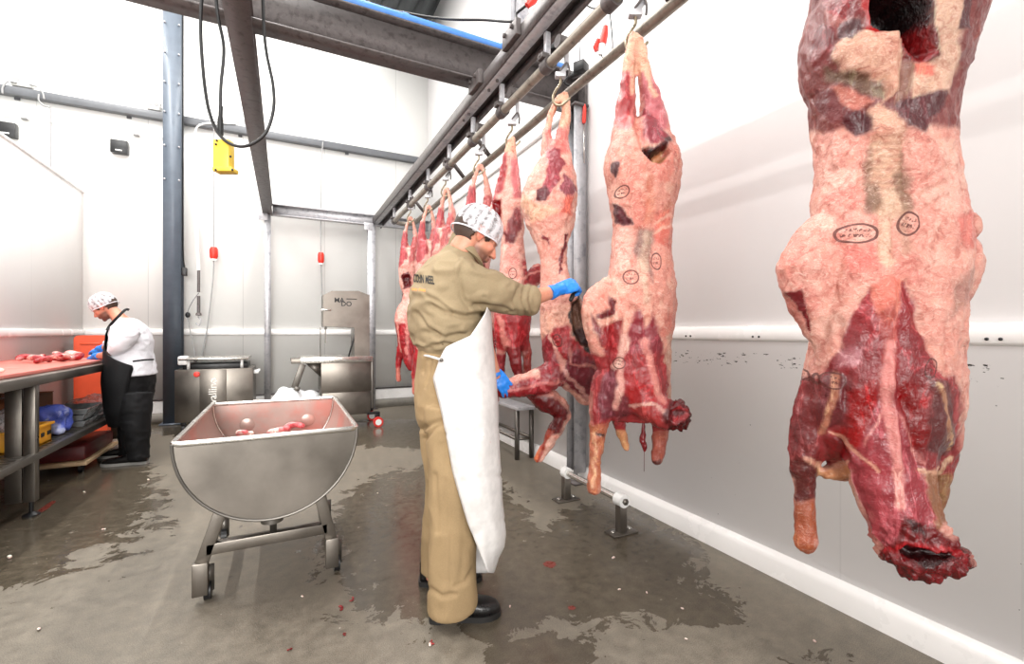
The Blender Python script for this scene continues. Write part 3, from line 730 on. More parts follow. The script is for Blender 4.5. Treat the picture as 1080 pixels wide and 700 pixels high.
B1 = lambda p: crop(600, 30, 3.336, p)
B2 = lambda p: crop(600, 220, 4.373, p)
B3 = lambda p: crop(600, 340, 3.685, p)
second = dict(d=dep(674), u0=674, base=basept(674), voxel=.0075, project=True, seed=8, warp=4, smooth=6, rough=.95,
  col=(220, 156, 140), col2=(234, 198, 178), col3=(204, 92, 78),
  slices=[(128,652,694,.7,0),(140,648,702,.72,0),(150,645,710,.76,0),(165,639,716,.8,0),(180,637,717,.82,0),(200,642,715,.84,0),(220,645,709,.84,0),(240,648,706,.82,0),(260,646,706,.82,0),(280,644,707,.84,-2),(300,640,708,.86,-3),(330,636,707,.86,-3),(360,637,703,.86,-3),(390,637,704,.86,0),(410,634,706,.8,0),(430,636,702,.66,3),(445,645,692,.5,6)],
  tubes=[([(664,60,0),(662,95,0),(660,130,2),(662,165,2)], [5.5,8,12,20], 1), ([(675,60,0),(683,90,0),(688,115,2),(688,150,2)], [5.5,8,12,20], 1), ([(668,38,0),(664,60,0)], [3.5,5.5], 1), ([(671,38,0),(677,60,0)], [3.5,5.5], 1),
    ([(640,302,-2),(629,322,-6),(631,350,-6),(642,385,0)], [11,15,12,12], .9), ([(696,290,0),(700,320,-4),(697,360,-2)], [9,12,9], .9),
    ([(640,400,0),(634,430,2),(630,460,4),(627,490,6),(626,513,6)], [14,13,8,6,7], .95),
    ([(652,435,14),(655,455,20),(660,472,24)], [9,6,3.5], 1), ([(695,410,2),(697,440,2),(695,465,4),(693,484,4)], [12,9,6.5,5], 1),
    ([(676,395,-8),(682,420,-14),(697,434,-22),(713,438,-28)], [26,22,15,13], .9)],
  blobs=[(714,438,-30,12,14,9)],
  rag=[([(703,415),(740,415),(740,470),(703,470)], 3, 5)],
  carve=[(B1([(255,400),(290,430),(340,400),(370,430),(330,480),(290,470),(262,440)]), 16, 6), (B3([(390,340),(420,325),(455,345),(450,380),(410,395),(385,370)]), 6, 5)],
  swell=[(B1([(145,460),(185,470),(185,510),(160,520)]), 2, 5)],
  grooves=[(B1([(250,230),(245,340),(270,420)]), 4, 8), (B1([(285,480),(290,540),(270,620)]), 3, 3), (B2([(310,100),(300,200),(305,250)]), 4, 3), (B2([(390,110),(380,250)]), 4, 3), (B2([(300,470),(260,700)]), 4, 2)],
  paint=[
   ((214,120,118), [(640,60),(672,60),(674,118),(665,135),(640,135)], 4, .7), ((206,112,120), [(676,60),(705,60),(705,135),(680,150)], 4, .7),
   ((244,196,164), [(655,25),(690,25),(690,75),(655,75)], 3, 0), ((242,196,168), (B1([(235,60),(228,150),(225,220)]), 2.5), 2, 0), ((242,196,168), (B1([(262,60),(275,150),(300,230)]), 2.5), 2, 0),
   ((196,64,72), B1([(185,200),(215,150),(225,250),(200,330),(170,330)]), 3, 1), ((170,70,86), B1([(255,280),(290,290),(330,350),(350,395),(290,410),(262,370)]), 3, 1),
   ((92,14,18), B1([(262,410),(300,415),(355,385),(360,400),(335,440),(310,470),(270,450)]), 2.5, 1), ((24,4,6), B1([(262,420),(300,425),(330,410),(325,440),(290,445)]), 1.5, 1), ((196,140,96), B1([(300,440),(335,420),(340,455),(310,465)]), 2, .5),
   ((112,78,84), B1([(148,460),(180,470),(186,505),(165,520),(150,490)]), 1.5, 1),
   ((206,124,96), B1([(280,500),(300,520),(290,680),(250,700)]), 3, .2, .7), ((210,138,112), (B1([(350,620),(300,690)]), 3), 3, .2, .8),
   ((100,32,46), B1([(150,615),(200,630),(225,690),(190,700),(160,670)]), 2, 1),
   ((224,110,92), B2([(390,30),(465,0),(465,90),(440,160),(380,140)]), 4, .5, .85), ((244,190,170), (B2([(385,70),(465,30)]), 1.5), 1.5, .1), ((244,190,170), (B2([(385,110),(465,80)]), 1.5), 1.5, .1),
   ((246,206,192), B2([(210,100),(300,100),(300,240),(200,330)]), 5, 0, .6),
   ((122,104,98), B2([(310,100),(385,100),(380,180),(375,240),(390,340),(330,250),(300,200)]), 5, .1, .85), ((196,176,156), B2([(330,110),(370,110),(365,300),(335,300)]), 4, 0, .9), ((224,204,180), B2([(330,220),(360,220),(370,450),(330,450)]), 5, 0, .7),
   ((128,28,40), B2([(180,400),(215,430),(210,500),(140,510),(130,480),(185,470)]), 2.5, 1), ((140,30,40), B2([(105,480),(130,500),(160,600),(190,640),(150,640),(110,560)]), 3, 1),
   ((172,30,40), B2([(150,550),(235,510),(255,600),(240,700),(160,700)]), 4, 1),
   ((168,62,78), B2([(310,470),(335,480),(355,540),(385,480),(420,600),(430,740),(260,740),(280,560)]), 3.5, 1), ((240,186,166), B2([(330,450),(385,450),(365,530),(350,545)]), 3, 0),
   ((186,62,70), [(622,372),(706,372),(710,470),(622,470)], 6, .95),
   ((196,26,34), B3([(225,200),(300,180),(350,290),(370,330),(300,330),(240,320),(215,300)]), 5, 1), ((196,66,68), B3([(240,330),(330,310),(370,380),(300,390)]), 4, 1),
   ((140,70,86), B3([(140,200),(190,170),(200,260),(190,370),(120,380),(100,300)]), 4, 1), ((134,60,72), B3([(195,280),(230,290),(240,360),(190,390)]), 4, 1),
   ((232,150,140), (B3([(300,60),(315,180),(360,300)]), 3.5), 3, .4, .9), ((236,180,168), (B3([(215,170),(200,250),(185,330)]), 3), 2.5, .3, .9), ((240,200,186), (B3([(180,170),(200,160),(225,60)]), 4), 3, .1, .8), ((236,190,176), (B3([(240,325),(330,318),(370,350)]), 1.5), 2, .3, .9),
   ((214,180,160), (B3([(385,60),(405,200),(400,300)]), 4), 3, .1, .9),
   ((190,112,80), B3([(70,400),(160,390),(150,480),(125,620),(110,690),(65,690)]), 4, .6), ((226,178,140), (B3([(100,440),(90,560),(95,640)]), 2), 2, .3, .9), ((40,8,10), B3([(104,432),(134,432),(130,444),(112,444)]), 1.5, .8),
   ((218,160,110), B3([(160,420),(230,420),(240,520),(200,500)]), 3, .3), ((176,90,72), B3([(320,415),(390,415),(365,560),(325,560)]), 3, .6), ((90,30,24), [(690,486),(698,484),(698,492),(690,492)], 2, .5),
   ((112,10,22), B3([(375,320),(430,295),(480,330),(485,380),(430,430),(380,410),(360,360)]), 2.5, 1), ((206,60,70), (B3([(400,350),(425,335),(450,350),(440,375),(405,380)]), 1.6), 1.5, 1, .9),
  ],
  stamps=[(657,203,6.5,6.5,0), (665,292,8,8,0), (692,275,5.5,9.5,0), (653,382,6,6.5,.2)])
o = carcass(second)
fin(o, 'second carcass from the right, cut neck turned sideways beside the blue glove', 'carcass', None)
Z2 = o['zmin']

T4 = lambda p: crop(500, 90, 3.334, p)
T5 = lambda p: crop(500, 290, 3.334, p)
third = dict(d=dep(588), u0=588, base=basept(588), voxel=.0075, project=True, seed=12, warp=3.5, smooth=5, rough=1.0,
  col=(230, 172, 156), col2=(244, 214, 198), col3=(208, 100, 90),
  slices=[(150,578,599,.8,0),(165,573,602,.9,0),(180,562,605,.9,0),(200,552,608,.9,0),(215,549,608,.9,0),(235,555,605,.85,0),(255,564,599,.8,0),(275,571,597,.8,0),(300,571,602,.85,0),(325,571,618,.85,0),(355,571,630,.8,0),(380,573,634,.75,0),(400,586,636,.7,0),(415,603,633,.6,0),(426,613,627,.5,0)],
  tubes=[([(590,103,0),(582,119,0),(577,140,0),(578,162,0)], [3,3,3.4,8], 1), ([(596,100,0),(597,122,0),(592,148,0),(590,166,0)], [4,5,7,12], 1),
    ([(602,384,-6),(574,400,-14),(548,407,-20),(530,412,-24)], [16,13,10,7.5], .9),
    ([(562,408,0),(578,422,2),(593,436,2),(583,458,4),(568,484,6)], [12,13,8.5,7.5,4.5], .9)],
  blobs=[(597,438,2,6,6,6)],
  carve=[(T5([(335,95),(372,75),(390,150),(430,230),(415,265),(370,250),(345,200)]), 12, 5)],
  swell=[], grooves=[(T5([(310,200),(280,260),(310,330)]), 3, 2)],
  paint=[
   ((244,196,166), T4([(270,20),(345,20),(335,140),(265,140)]), 3, 0), ((190,100,60), T4([(285,70),(305,60),(300,110),(285,110)]), 1.5, .5),
   ((222,120,112), T4([(255,150),(335,150),(330,240),(250,240)]), 3, .6), ((176,72,88), T4([(262,225),(300,225),(318,280),(300,330),(262,390),(230,380),(250,300)]), 2, 1),
   ((112,28,48), T4([(222,360),(250,350),(270,370),(255,410),(225,405)]), 1.5, 1), ((166,84,100), T4([(318,310),(350,340),(360,380),(330,405),(290,370)]), 2, 1), ((224,104,88), T4([(310,400),(350,390),(340,460),(300,450)]), 3, .6),
   ((246,206,176), T4([(170,380),(225,420),(300,440),(200,480),(165,430)]), 3, 0),
   ((150,42,58), T4([(232,520),(262,540),(262,560),(238,550)]), 1.5, 1), ((140,26,44), (T4([(320,520),(308,580),(300,660)]), 1.6), 1, 1),
   ((240,190,168), T5([(245,130),(340,100),(360,210),(440,260),(430,320),(350,300),(280,260),(230,230)]), 4, 0),
   ((196,52,62), T5([(280,190),(330,170),(360,230),(420,280),(440,330),(300,290),(270,230)]), 3, .9), ((168,46,60), T5([(230,230),(265,200),(300,340),(340,370),(240,370),(215,320)]), 3, 1),
   ((150,52,72), T5([(330,270),(370,260),(440,340),(450,410),(400,440),(330,390),(310,350)]), 3, 1), ((232,176,166), (T5([(270,220),(310,330),(400,430)]), 1.6), 1.5, .2, .8), ((224,150,140), (T5([(330,260),(345,310),(420,330)]), 1.4), 1.5, .2, .8),
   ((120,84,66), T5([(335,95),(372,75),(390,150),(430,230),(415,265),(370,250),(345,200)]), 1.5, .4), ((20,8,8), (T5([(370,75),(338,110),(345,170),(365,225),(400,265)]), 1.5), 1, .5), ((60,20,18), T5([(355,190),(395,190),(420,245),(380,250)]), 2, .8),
   ((176,40,54), T5([(60,395),(210,360),(320,370),(315,400),(200,440),(60,450)]), 4, 1), ((226,134,130), (T5([(110,410),(220,385),(300,375)]), 1.5), 1.5, .5, .8), ((204,90,96), (T5([(200,370),(260,400),(300,400)]), 1.5), 1.5, .5, .8),
   ((116,12,22), T5([(190,420),(280,430),(340,480),(300,560),(240,560),(215,470)]), 4, 1), ((196,84,60), T5([(235,540),(280,540),(225,670),(190,670)]), 2, .8), ((214,120,80), T5([(210,600),(235,610),(215,680),(195,670)]), 2, .6)],
  stamps=[(588,359,5,7,-.3)])
o = carcass(third)
fin(o, 'third carcass from the right, turned sideways, foreleg pulled by the man in khaki', 'carcass', None)
fourth = dict(d=dep(540), u0=540, base=basept(540), voxel=.0095, project=True, seed=17, warp=3, smooth=5, rough=1.0,
  col=(232, 176, 162), col2=(246, 216, 202), col3=(212, 104, 98),
  slices=[(196,533,548,.9,0),(207,529,549,.9,0),(219,526,551,.9,0),(240,528,552,.85,0),(256,529,551,.8,0),(272,528,553,.8,0),(295,526,556,.85,0),(320,523,558,.85,0),(340,521,560,.8,0),(356,522,558,.75,0),(368,527,553,.6,0)],
  tubes=[([(541,147,0),(541,162,0),(541,182,0),(541,202,0)], [3,4.5,6,8], 1), ([(538,149,0),(534,165,0),(530,190,0),(527,212,0)], [3,3.5,5,8], 1),
    ([(530,355,-2),(528,378,0),(527,396,2),(526,412,2)], [6,5,4,3.5], 1), ([(551,350,0),(555,375,2),(556,402,2)], [7,5,3.5], 1), ([(540,358,-6),(544,380,-8),(548,402,-8)], [8,6,3], 1), ([(552,300,4),(561,294,8),(567,285,10)], [12,10,8], .6)],
  blobs=[(522,220,-2,6,8,6)], carve=[(T4([(62,405),(95,405),(92,470),(70,450)]), 4, 2)], swell=[], grooves=[],
  paint=[
   ((244,190,160), T4([(100,170),(160,170),(160,240),(105,240)]), 3, 0), ((206,84,92), T4([(60,240),(120,240),(112,330),(60,430)]), 3, 1), ((214,112,116), T4([(128,260),(165,260),(165,400),(140,400)]), 3, .7),
   ((150,12,22), T4([(55,400),(95,400),(95,475),(65,455)]), 2, 1), ((168,76,82), T4([(135,440),(160,430),(165,500),(140,560),(105,560),(115,500)]), 3, 1), ((130,38,50), T4([(110,520),(145,530),(140,560),(110,555)]), 2, 1),
   ((206,44,56), T5([(60,130),(210,130),(210,270),(60,260)]), 5, 1), ((238,150,140), (T5([(90,150),(120,260),(140,260)]), 2.5), 2, .3), ((186,40,50), T5([(170,-70),(240,-70),(245,40),(170,30)]), 4, 1), ((232,150,140), (T5([(165,10),(240,-20)]), 1), 1, .3), ((232,150,140), (T5([(165,-20),(240,-45)]), 1), 1, .3),
   ((178,60,70), T5([(60,270),(125,270),(120,420),(60,420)]), 4, 1), ((150,30,40), T5([(110,250),(170,250),(170,400),(130,390)]), 3, 1), ((200,80,76), T5([(175,250),(210,250),(205,400),(170,400)]), 3, 1)],
  stamps=[(541.5,288,4.5,6,0)])
o = carcass(fourth)
fin(o, 'fourth carcass from the right, seen just beyond the face of the man in khaki', 'carcass', None)
g4 = lambda p: p
small = dict(d=dep(432), u0=432, base=basept(432), voxel=.0115, project=False, seed=23, warp=1.6, smooth=4, rough=1.0,
  col=(232, 176, 164), col2=(246, 214, 202), col3=(214, 100, 98),
  slices=[(262,423,441,.8,0),(268,423,442,.9,0),(282,421,441,.9,0),(298,422,439,.85,0),(308,425,438,.8,0),(316,425,438,.8,0),(326,419,442,.8,0),(338,417,444,.8,0),(352,419,443,.8,0),(366,420,443,.75,0),(376,424,440,.6,0)],
  tubes=[([(431.8,229,0),(428.8,240,0),(426.5,252,0),(428,265,0)], [1.3,1.5,2.6,5], 1), ([(434,229,0),(437,240,0),(438.5,252,0),(437,265,0)], [1.3,1.5,2.8,5], 1), ([(424,362,0),(421,378,0),(420,390,0),(420.5,401,0)], [4.5,3.5,2.4,2.4], 1), ([(440,362,0),(443,380,0),(442,402,0)], [4.5,3.5,2.2], 1), ([(432,368,-2),(433,380,-4),(435,386,-5)], [7,6,4.5], 1)],
  blobs=[], carve=[([(426,292),(434,290),(434,302),(427,304)], 4, 1.5)], swell=[], grooves=[([(432,250),(431,275)], 1.2, 2)],
  paint=[((232,180,160), [(428,225),(440,225),(438,242),(428,242)], 1.5, 0), ((206,90,100), [(423,245),(430,245),(431,275),(421,285)], 1.5, .9), ((214,110,112), [(434,250),(441,250),(440,275),(434,280)], 1.5, .8),
   ((120,10,22), [(425,290),(434,288),(435,302),(427,306)], 1, 1), ((140,30,40), [(421,300),(427,310),(423,318),(418,308)], 1, 1), ((206,50,62), [(416,340),(446,340),(446,405),(416,405)], 3, 1), ((234,140,134), ([(432,330),(431,372)], 1.5), 1, .3), ((236,160,150), ([(421,340),(424,370)], 1), 1, .3), ((226,132,116), [(414,388),(426,388),(426,410),(414,410)], 1.5, .4)],
  stamps=[])
first_small = carcass(small)
fin(first_small, 'last and farthest carcass on the rail, leftmost of the row', 'carcass', None)
ks = dep(432)/FPX
def rail_y(u): return basept(u)[1]
for u, top, lab, rz in ((451, 217, 'seventh carcass from the right, second from the far end of the rail', .35), (470, 199, 'sixth carcass from the right, just behind the back of the man in khaki', -.5), (505, 174, 'fifth carcass from the right, rising behind the white hairnet', .25)):
    c = first_small.copy(); C.objects.link(c); bx, by, _ = basept(u); zt_ = CAMH+(350-top)/FPX*dep(u); z0_ = CAMH+(350-229)*ks
    c.location = (bx, by, first_small.location.z+zt_-z0_); c.rotation_euler = (0, 0, -TH+rz); c['label'] = lab
# hooks
M_HOOK = simple('steel_hook', (150, 138, 118), .3, .9, .15, 20)
def hook(u, vtop, lab):
    d = dep(u); b = basept(u); zt_ = CAMH+(350-vtop)/FPX*d
    r = empty('meat_hook', lab, 'hook', (XC, b[1], zt_), 'hooks on the meat rail')
    X_ = RT; o_ = Vector((b[0], b[1], zt_)); S = 1.0
    pts = [(.000,.125),(.000,.085),(-.02,.055),(-.038,.02),(-.040,-.012),(-.024,-.034),(.004,-.036),(.03,-.018),(.052,.004)]
    g = G(); g.tube(bez([o_+X_*x+UP*z for x, z in pts], 5), .0075, 10, round_end=True); part('hook', g, M_HOOK, r, smooth=True)
    g = G(); t = o_+UP*.13; g.box(t, (.060, .04, .028), -TH, bev=.006); s0 = Vector((XR+.046, b[1], t.z+.06)); g.bar(t, s0, .022, .014, up=FW)
    g.bar(s0-UP*.005, Vector((XR+.046, b[1], ZR+.085)), .026, .010, up=(0, 1, 0)); part('strap', g, M_GALV, r)
    g = G(); g.tube(bez([t+X_*.0+UP*.03, t+X_*.035+UP*.07, t+X_*.05+UP*.04, t+X_*.048+UP*.0], 4), .006, 8, round_end=True); part('side_catch', g, M_GALV_D, r, smooth=True)
    g = G(); g.cyl(Vector((XR-.015, b[1], ZR+.067)), Vector((XR+.046, b[1], ZR+.067)), .035, 16); part('roller', g, M_GALV_D, r)
hook(930, -190, 'steel hook above the frame holding the nearest carcass'); hook(670, 46, 'steel hook holding the second carcass from the right'); hook(591, 104, 'steel hook holding the third carcass from the right, in front of the wall column')
hook(540, 150, 'steel hook holding the fourth carcass from the right'); hook(505, 179, 'steel hook of the fifth carcass, above the white hairnet'); hook(470, 203, 'steel hook holding the sixth carcass from the right'); hook(451, 220, 'steel hook of the second farthest carcass'); hook(433, 231, 'steel hook of the farthest carcass near the rail end')
# ---------------------------------------------------------------- people
def skin_mat():
    m, nt, bs = newmat('skin'); a = nd(nt, 'ShaderNodeAttribute'); a.attribute_name = 'Col'; co = coords(nt)
    n = noise_(nt, 60, 4, .6, co); c = mixc(nt, .35, a.outputs['Color'], ramp(nt, n, [(.3, (200, 170, 165)), (.7, (255, 255, 255))]), 'MULTIPLY')
    nt.links.new(c, bs.inputs['Base Color']); bs.inputs['Roughness'].default_value = .48
    bump(nt, bs, noise_(nt, 220, 3, .6, co), .15, .002); return m
M_SKIN = skin_mat()
def cloth(name, col, rough=.8, stain=None, scale=300, var=.08, bk=.25):
    m, nt, bs = newmat(name); co = coords(nt); n = noise_(nt, 5, 5, .6, co); n2 = noise_(nt, scale, 2, .5, co)
    c = rgba(col); o = ramp(nt, n, [(.3, tuple(x*(1-var*1.6) for x in c[:3])+(1,)), (.7, tuple(min(1, x*(1+var)) for x in c[:3])+(1,))])
    o = mixc(nt, .22, o, ramp(nt, n2, [(.3, gr(.35)), (.7, gr(1.0))]), 'MULTIPLY')
    if stain:
        s = noise_(nt, 28, 3, .5, co); s2 = noise_(nt, 4, 2, .5, co); k = math_(nt, 'MULTIPLY', ramp(nt, s, [(.70, gr(0)), (.73, gr(1))]), ramp(nt, s2, [(.5, gr(0)), (.6, gr(.8))])); o = mixc(nt, k, o, rgba(stain))
    nt.links.new(o, bs.inputs['Base Color']); bs.inputs['Roughness'].default_value = rough; bs.inputs['Specular IOR Level'].default_value = .25
    w_ = noise_(nt, 14, 4, .6, co, .8); bump(nt, bs, mixc(nt, .3, w_, n2), bk, .01)
    return m
M_KHAKI = cloth('khaki_cotton', (148, 131, 103), stain=(96, 78, 56))
M_KHAKI_T = cloth('khaki_twill', (156, 132, 98), stain=(120, 96, 64))
M_APRON = cloth('white_pvc_apron', (222, 219, 217), .38, stain=(214, 120, 116), scale=30, var=.02, bk=.2)
M_SHIRT = cloth('white_cotton', (228, 228, 234), .8, var=.04)
M_BLACKC = cloth('black_cotton', (16, 16, 18), .7, var=.2)
M_GLOVE = simple('blue_nitrile_glove', (28, 122, 214), .42, 0, .10, 20, .3, 90)
M_LEATHER = simple('black_leather', (20, 18, 18), .32, 0, .2, 30, .2, 80)
M_SOLE = simple('black_rubber_sole', (26, 24, 23), .6, 0, .2, 30)
M_WSOLE = simple('pale_rubber_sole', (150, 148, 144), .6, 0, .1, 30)
M_HAIR = simple('dark_brown_hair', (62, 44, 34), .55, 0, .3, 60, .6, 220, stretch=(1, 1, 1))
def net_mat():
    m, nt, bs = newmat('white_net_fabric'); at = nd(nt, 'ShaderNodeAttribute'); at.attribute_name = 'pleat'
    co = coords(nt); n = noise_(nt, 45, 5, .65, co, .5); n2 = noise_(nt, 160, 2, .5, co)
    a = math_(nt, 'ADD', math_(nt, 'MULTIPLY', at.outputs['Fac'], .22), math_(nt, 'MULTIPLY', n, .95)); a = ramp(nt, a, [(.44, gr(.28)), (.66, gr(.90))])
    nt.links.new(a, bs.inputs['Alpha']); bs.inputs['Base Color'].default_value = rgba((214, 212, 216)); bs.inputs['Roughness'].default_value = .7
    bump(nt, bs, n2, .3, .003); return m
M_NET = net_mat()

class Frame:
    def __init__(s, o, f, u):
        s.o = Vector(o); s.x = Vector(f).normalized(); u = Vector(u); s.y = u.cross(s.x).normalized(); s.z = s.x.cross(s.y).normalized()
        s.M = Matrix((s.x, s.y, s.z)).transposed()
    def __call__(s, x, y, z): return s.o+s.x*x+s.y*y+s.z*z
def add_head(g, H, k=1.0):
    e = lambda c, r: g.ell(H(*[q*k for q in c]), [q*k for q in r], H.M, 20, 14)
    e((-.012, 0, .042), (.100, .077, .090)); e((.030, 0, -.015), (.064, .060, .085)); e((.034, 0, -.070), (.052, .048, .040)); e((.074, 0, -.098), (.019, .022, .017))
    g.tube([H(.088*k, 0, .018*k), H(.104*k, 0, -.006*k), H(.116*k, 0, -.026*k)], [.008*k, .010*k, .012*k], 10, round_end=True)
    e((.102, .010, -.031), (.010, .008, .007)); e((.102, -.010, -.031), (.010, .008, .007))
    g.tube([H(.070*k, -.045*k, .018*k), H(.088*k, -.02*k, .024*k), H(.088*k, .02*k, .024*k), H(.070*k, .045*k, .018*k)], [.010*k]*4, 10, round_end=True)
    for s in (-1, 1):
        e((.062, s*.042, -.018), (.024, .018, .022)); e((-.008, s*.077, -.006), (.020, .008, .031)); e((-.004, s*.076, -.030), (.012, .007, .012))
        g.tube([H(x*k, s*.085*k, z*k) for x, z in ((.008, .008), (.002, .024), (-.014, .028), (-.026, .014), (-.026, -.006), (-.014, -.026))], [.0045*k]*6, 8, round_end=True)
    e((.094, 0, -.054), (.011, .024, .006)); e((.091, 0, -.066), (.012, .021, .007))
    return g
def paint_body(V, H, k, skin, beard, hairline=True):
    L = (V-np.array(H.o)) @ np.array(H.M)/k; x, y, z = L.T
    col = np.tile(LIN(skin), (len(V), 1)); head = np.linalg.norm(L, axis=1) < .16
    def put(mask, c, a=1.0):
        nonlocal col; m = (mask*a*head)[:, None]; col = col*(1-m)+LIN(c)*m
    red = lambda c, r, s: sm(-np.sqrt(((x-c[0])/r[0])**2+((np.abs(y)-c[1])/r[1])**2+((z-c[2])/r[2])**2)+1, 0, s)
    put(red((.062, .042, -.02), (.03, .03, .025), .6), (208, 110, 92), .45); put(red((.112, 0, -.024), (.02, .02, .02), .6), (206, 112, 96), .5); put(red((-.008, .082, -.004), (.03, .02, .04), .5), (206, 104, 86), .6)
    jaw = sm(-z, .030, .060)*sm(x, -.02, .015)*sm(-z+.16, .0, .02); put(jaw, beard, .8)
    put(sm(-np.abs(z+.050+.0*x)+.014, 0, .006)*sm(x, .086, .094), beard, .45)
    put(red((.094, 0, -.060), (.016, .024, .008), .4), (168, 84, 78), .8)
    put(red((.082, .030, -.001), (.016, .017, .008), .4), (70, 44, 36), .95); put(red((.086, .030, .0215), (.014, .022, .005), .5), (52, 36, 28), .85)
    return col
def cap_shell(H, k, c, r, keep, n=72, m=40, pleat=0):
    g = G(); V = []; idx = {}; P = []
    for i in range(m+1):
        t = PI/2-PI*i/m
        for j in range(n):
            a = 2*PI*j/n; w_ = (.5+.5*math.cos(a*pleat+1.5*math.sin(3*a)))*math.cos(t)**.5 if pleat and math.cos(t) > 0 else 0
            q = 1+(.022*w_ if pleat else 0)
            V.append(((c[0]+r[0]*q*math.cos(t)*math.cos(a)), (c[1]+r[1]*q*math.cos(t)*math.sin(a)), (c[2]+r[2]*q*math.sin(t)))); P.append(w_)
    F = []
    for i in range(m):
        for j in range(n):
            f = (i*n+j, i*n+(j+1) % n, (i+1)*n+(j+1) % n, (i+1)*n+j)
            if all(keep(V[q]) for q in f): F.append(f[::-1])
    used = sorted({q for f in F for q in f}); mp = {q: i for i, q in enumerate(used)}
    VV = [H(*[x*k for x in V[q]]) for q in used]; FF = [tuple(mp[q] for q in f) for f in F]
    return VV, FF, [P[q] for q in used]
def add_solid(o, t, off=0):
    m = o.modifiers.new('thickness', 'SOLIDIFY'); m.thickness = t; m.offset = off
def glove_g(g, W, k=1.0, side=1, curl=(.5, .6, .4), spread=.06, tdir=(.6, .8, -.1), cuff=.06, curls=None):
    """W: frame at the wrist, x towards the fingers, z the back of the hand, side = +1 when the thumb is at +y"""
    g.ell(W(.050*k, 0, 0), (.052*k, .041*k, .016*k), W.M, 20, 12); g.ell(W(.075*k, 0, .001*k), (.030*k, .043*k, .014*k), W.M, 20, 12)
    g.tube([W(-cuff*k, 0, 0), W(-cuff*.5*k, 0, 0), W(0, 0, 0), W(.03*k, 0, 0)], [.038*k, .034*k, .030*k, .033*k], 20, sy=.85)
    for i, (yo, L, r) in enumerate(((.031, .072, .0098), (.0105, .080, .0100), (-.0105, .075, .0096), (-.030, .060, .0086))):
        c = curls[i] if curls else curl; a = 0; p = Vector((.088, yo*side, 0)); sp = spread*(1.5-i)*side
        pts = [p-Vector((.03, 0, 0)), p.copy()]
        for q, fr in enumerate((.46, .31, .23)):
            a += c[q]; p = p+Vector((math.cos(a)*math.cos(sp), math.sin(sp), -math.sin(a)))*L*fr; pts.append(p.copy())
        g.tube([W(*(v*k)) for v in pts], [r*1.05*k, r*1.08*k, r*k, r*.93*k, r*.82*k], 12, round_end=True)
    t = Vector((tdir[0], tdir[1]*side, tdir[2])).normalized(); b = Vector((.018, .026*side, -.006)); t2 = (t+Vector((.55, -.25*side, -.15))).normalized()
    g.tube([W(*(b*k)), W(*((b+t*.038)*k)), W(*((b+t*.038+t2*.030)*k)), W(*((b+t*.038+t2*.055)*k))], [.0155*k, .0125*k, .0105*k, .009*k], 12, round_end=True)
    return g
def boot_g(g, heel, d, L=.29, h=.10, w_=.052, shaft=None):
    F_ = Frame(heel, d, UP)
    prof = [(.0, .62, .9), (.02, .85, 1), (.07, .88, 1), (.11, .80, .82), (.16, .93, .66), (.21, 1.02, .56), (.25, .92, .50), (.28, .66, .40), (.292, .35, .28)]
    rings = []
    for x, ww, hh in prof:
        x = x*L/.29; H_ = h*hh; a = w_*ww
        rings.append([F_(x, a*math.copysign(abs(math.cos(t))**.8, math.cos(t)), .012+H_*.5+H_*.5*math.copysign(abs(math.sin(t))**.75, math.sin(t))) for t in [2*PI*q/20 for q in range(20)]])
    g.loft(rings)
    if shaft: g.tube([F_(.055, 0, .05), F_(.05, 0, .10), F_(.05, 0, shaft)], [.048, .047, .050], 18)
    return F_
def sole_g(g, F_, L=.29, w_=.052):
    pts = [(-.006, .02), (.0, .036), (.03, .046), (.10, .040), (.16, .048), (.21, .056), (.25, .052), (.28, .036), (.298, .012)]
    out = [(x*L/.29, y*w_/.052) for x, y in pts]; poly = out+[(x, -y) for x, y in out[::-1]]
    g.prism([F_(x, y, 0) for x, y in poly], (0, 0, 0), (0, 0, .024))
def solid_obj(name, g, voxel, mat, root, smooth=4, disp=None, paint=None, off=None):
    V, F, E = solid(g, voxel, smooth)
    if disp is not None:
        N = normals(V, F); V = V+N*disp(V, N)[:, None]
    col = paint(V) if paint else None
    V = V-np.array(off if off is not None else (0, 0, 0)); return np_obj(name, V, F, mat, col=col, parent=root)
def folds(seed, amp=.007, f1=9, dirs=(1, 1, 2.6), f2=24):
    def fn(V, N):
        Q = V*np.array(dirs); a = fnoise(Q, f1, seed, 2); b = 1-np.abs(fnoise(Q, f1*1.3, seed+5, 2))*3.2
        return a*amp*.7+np.clip(b, -.2, 1)*amp+fnoise(V, f2, seed+9, 2)*amp*.25
    return fn
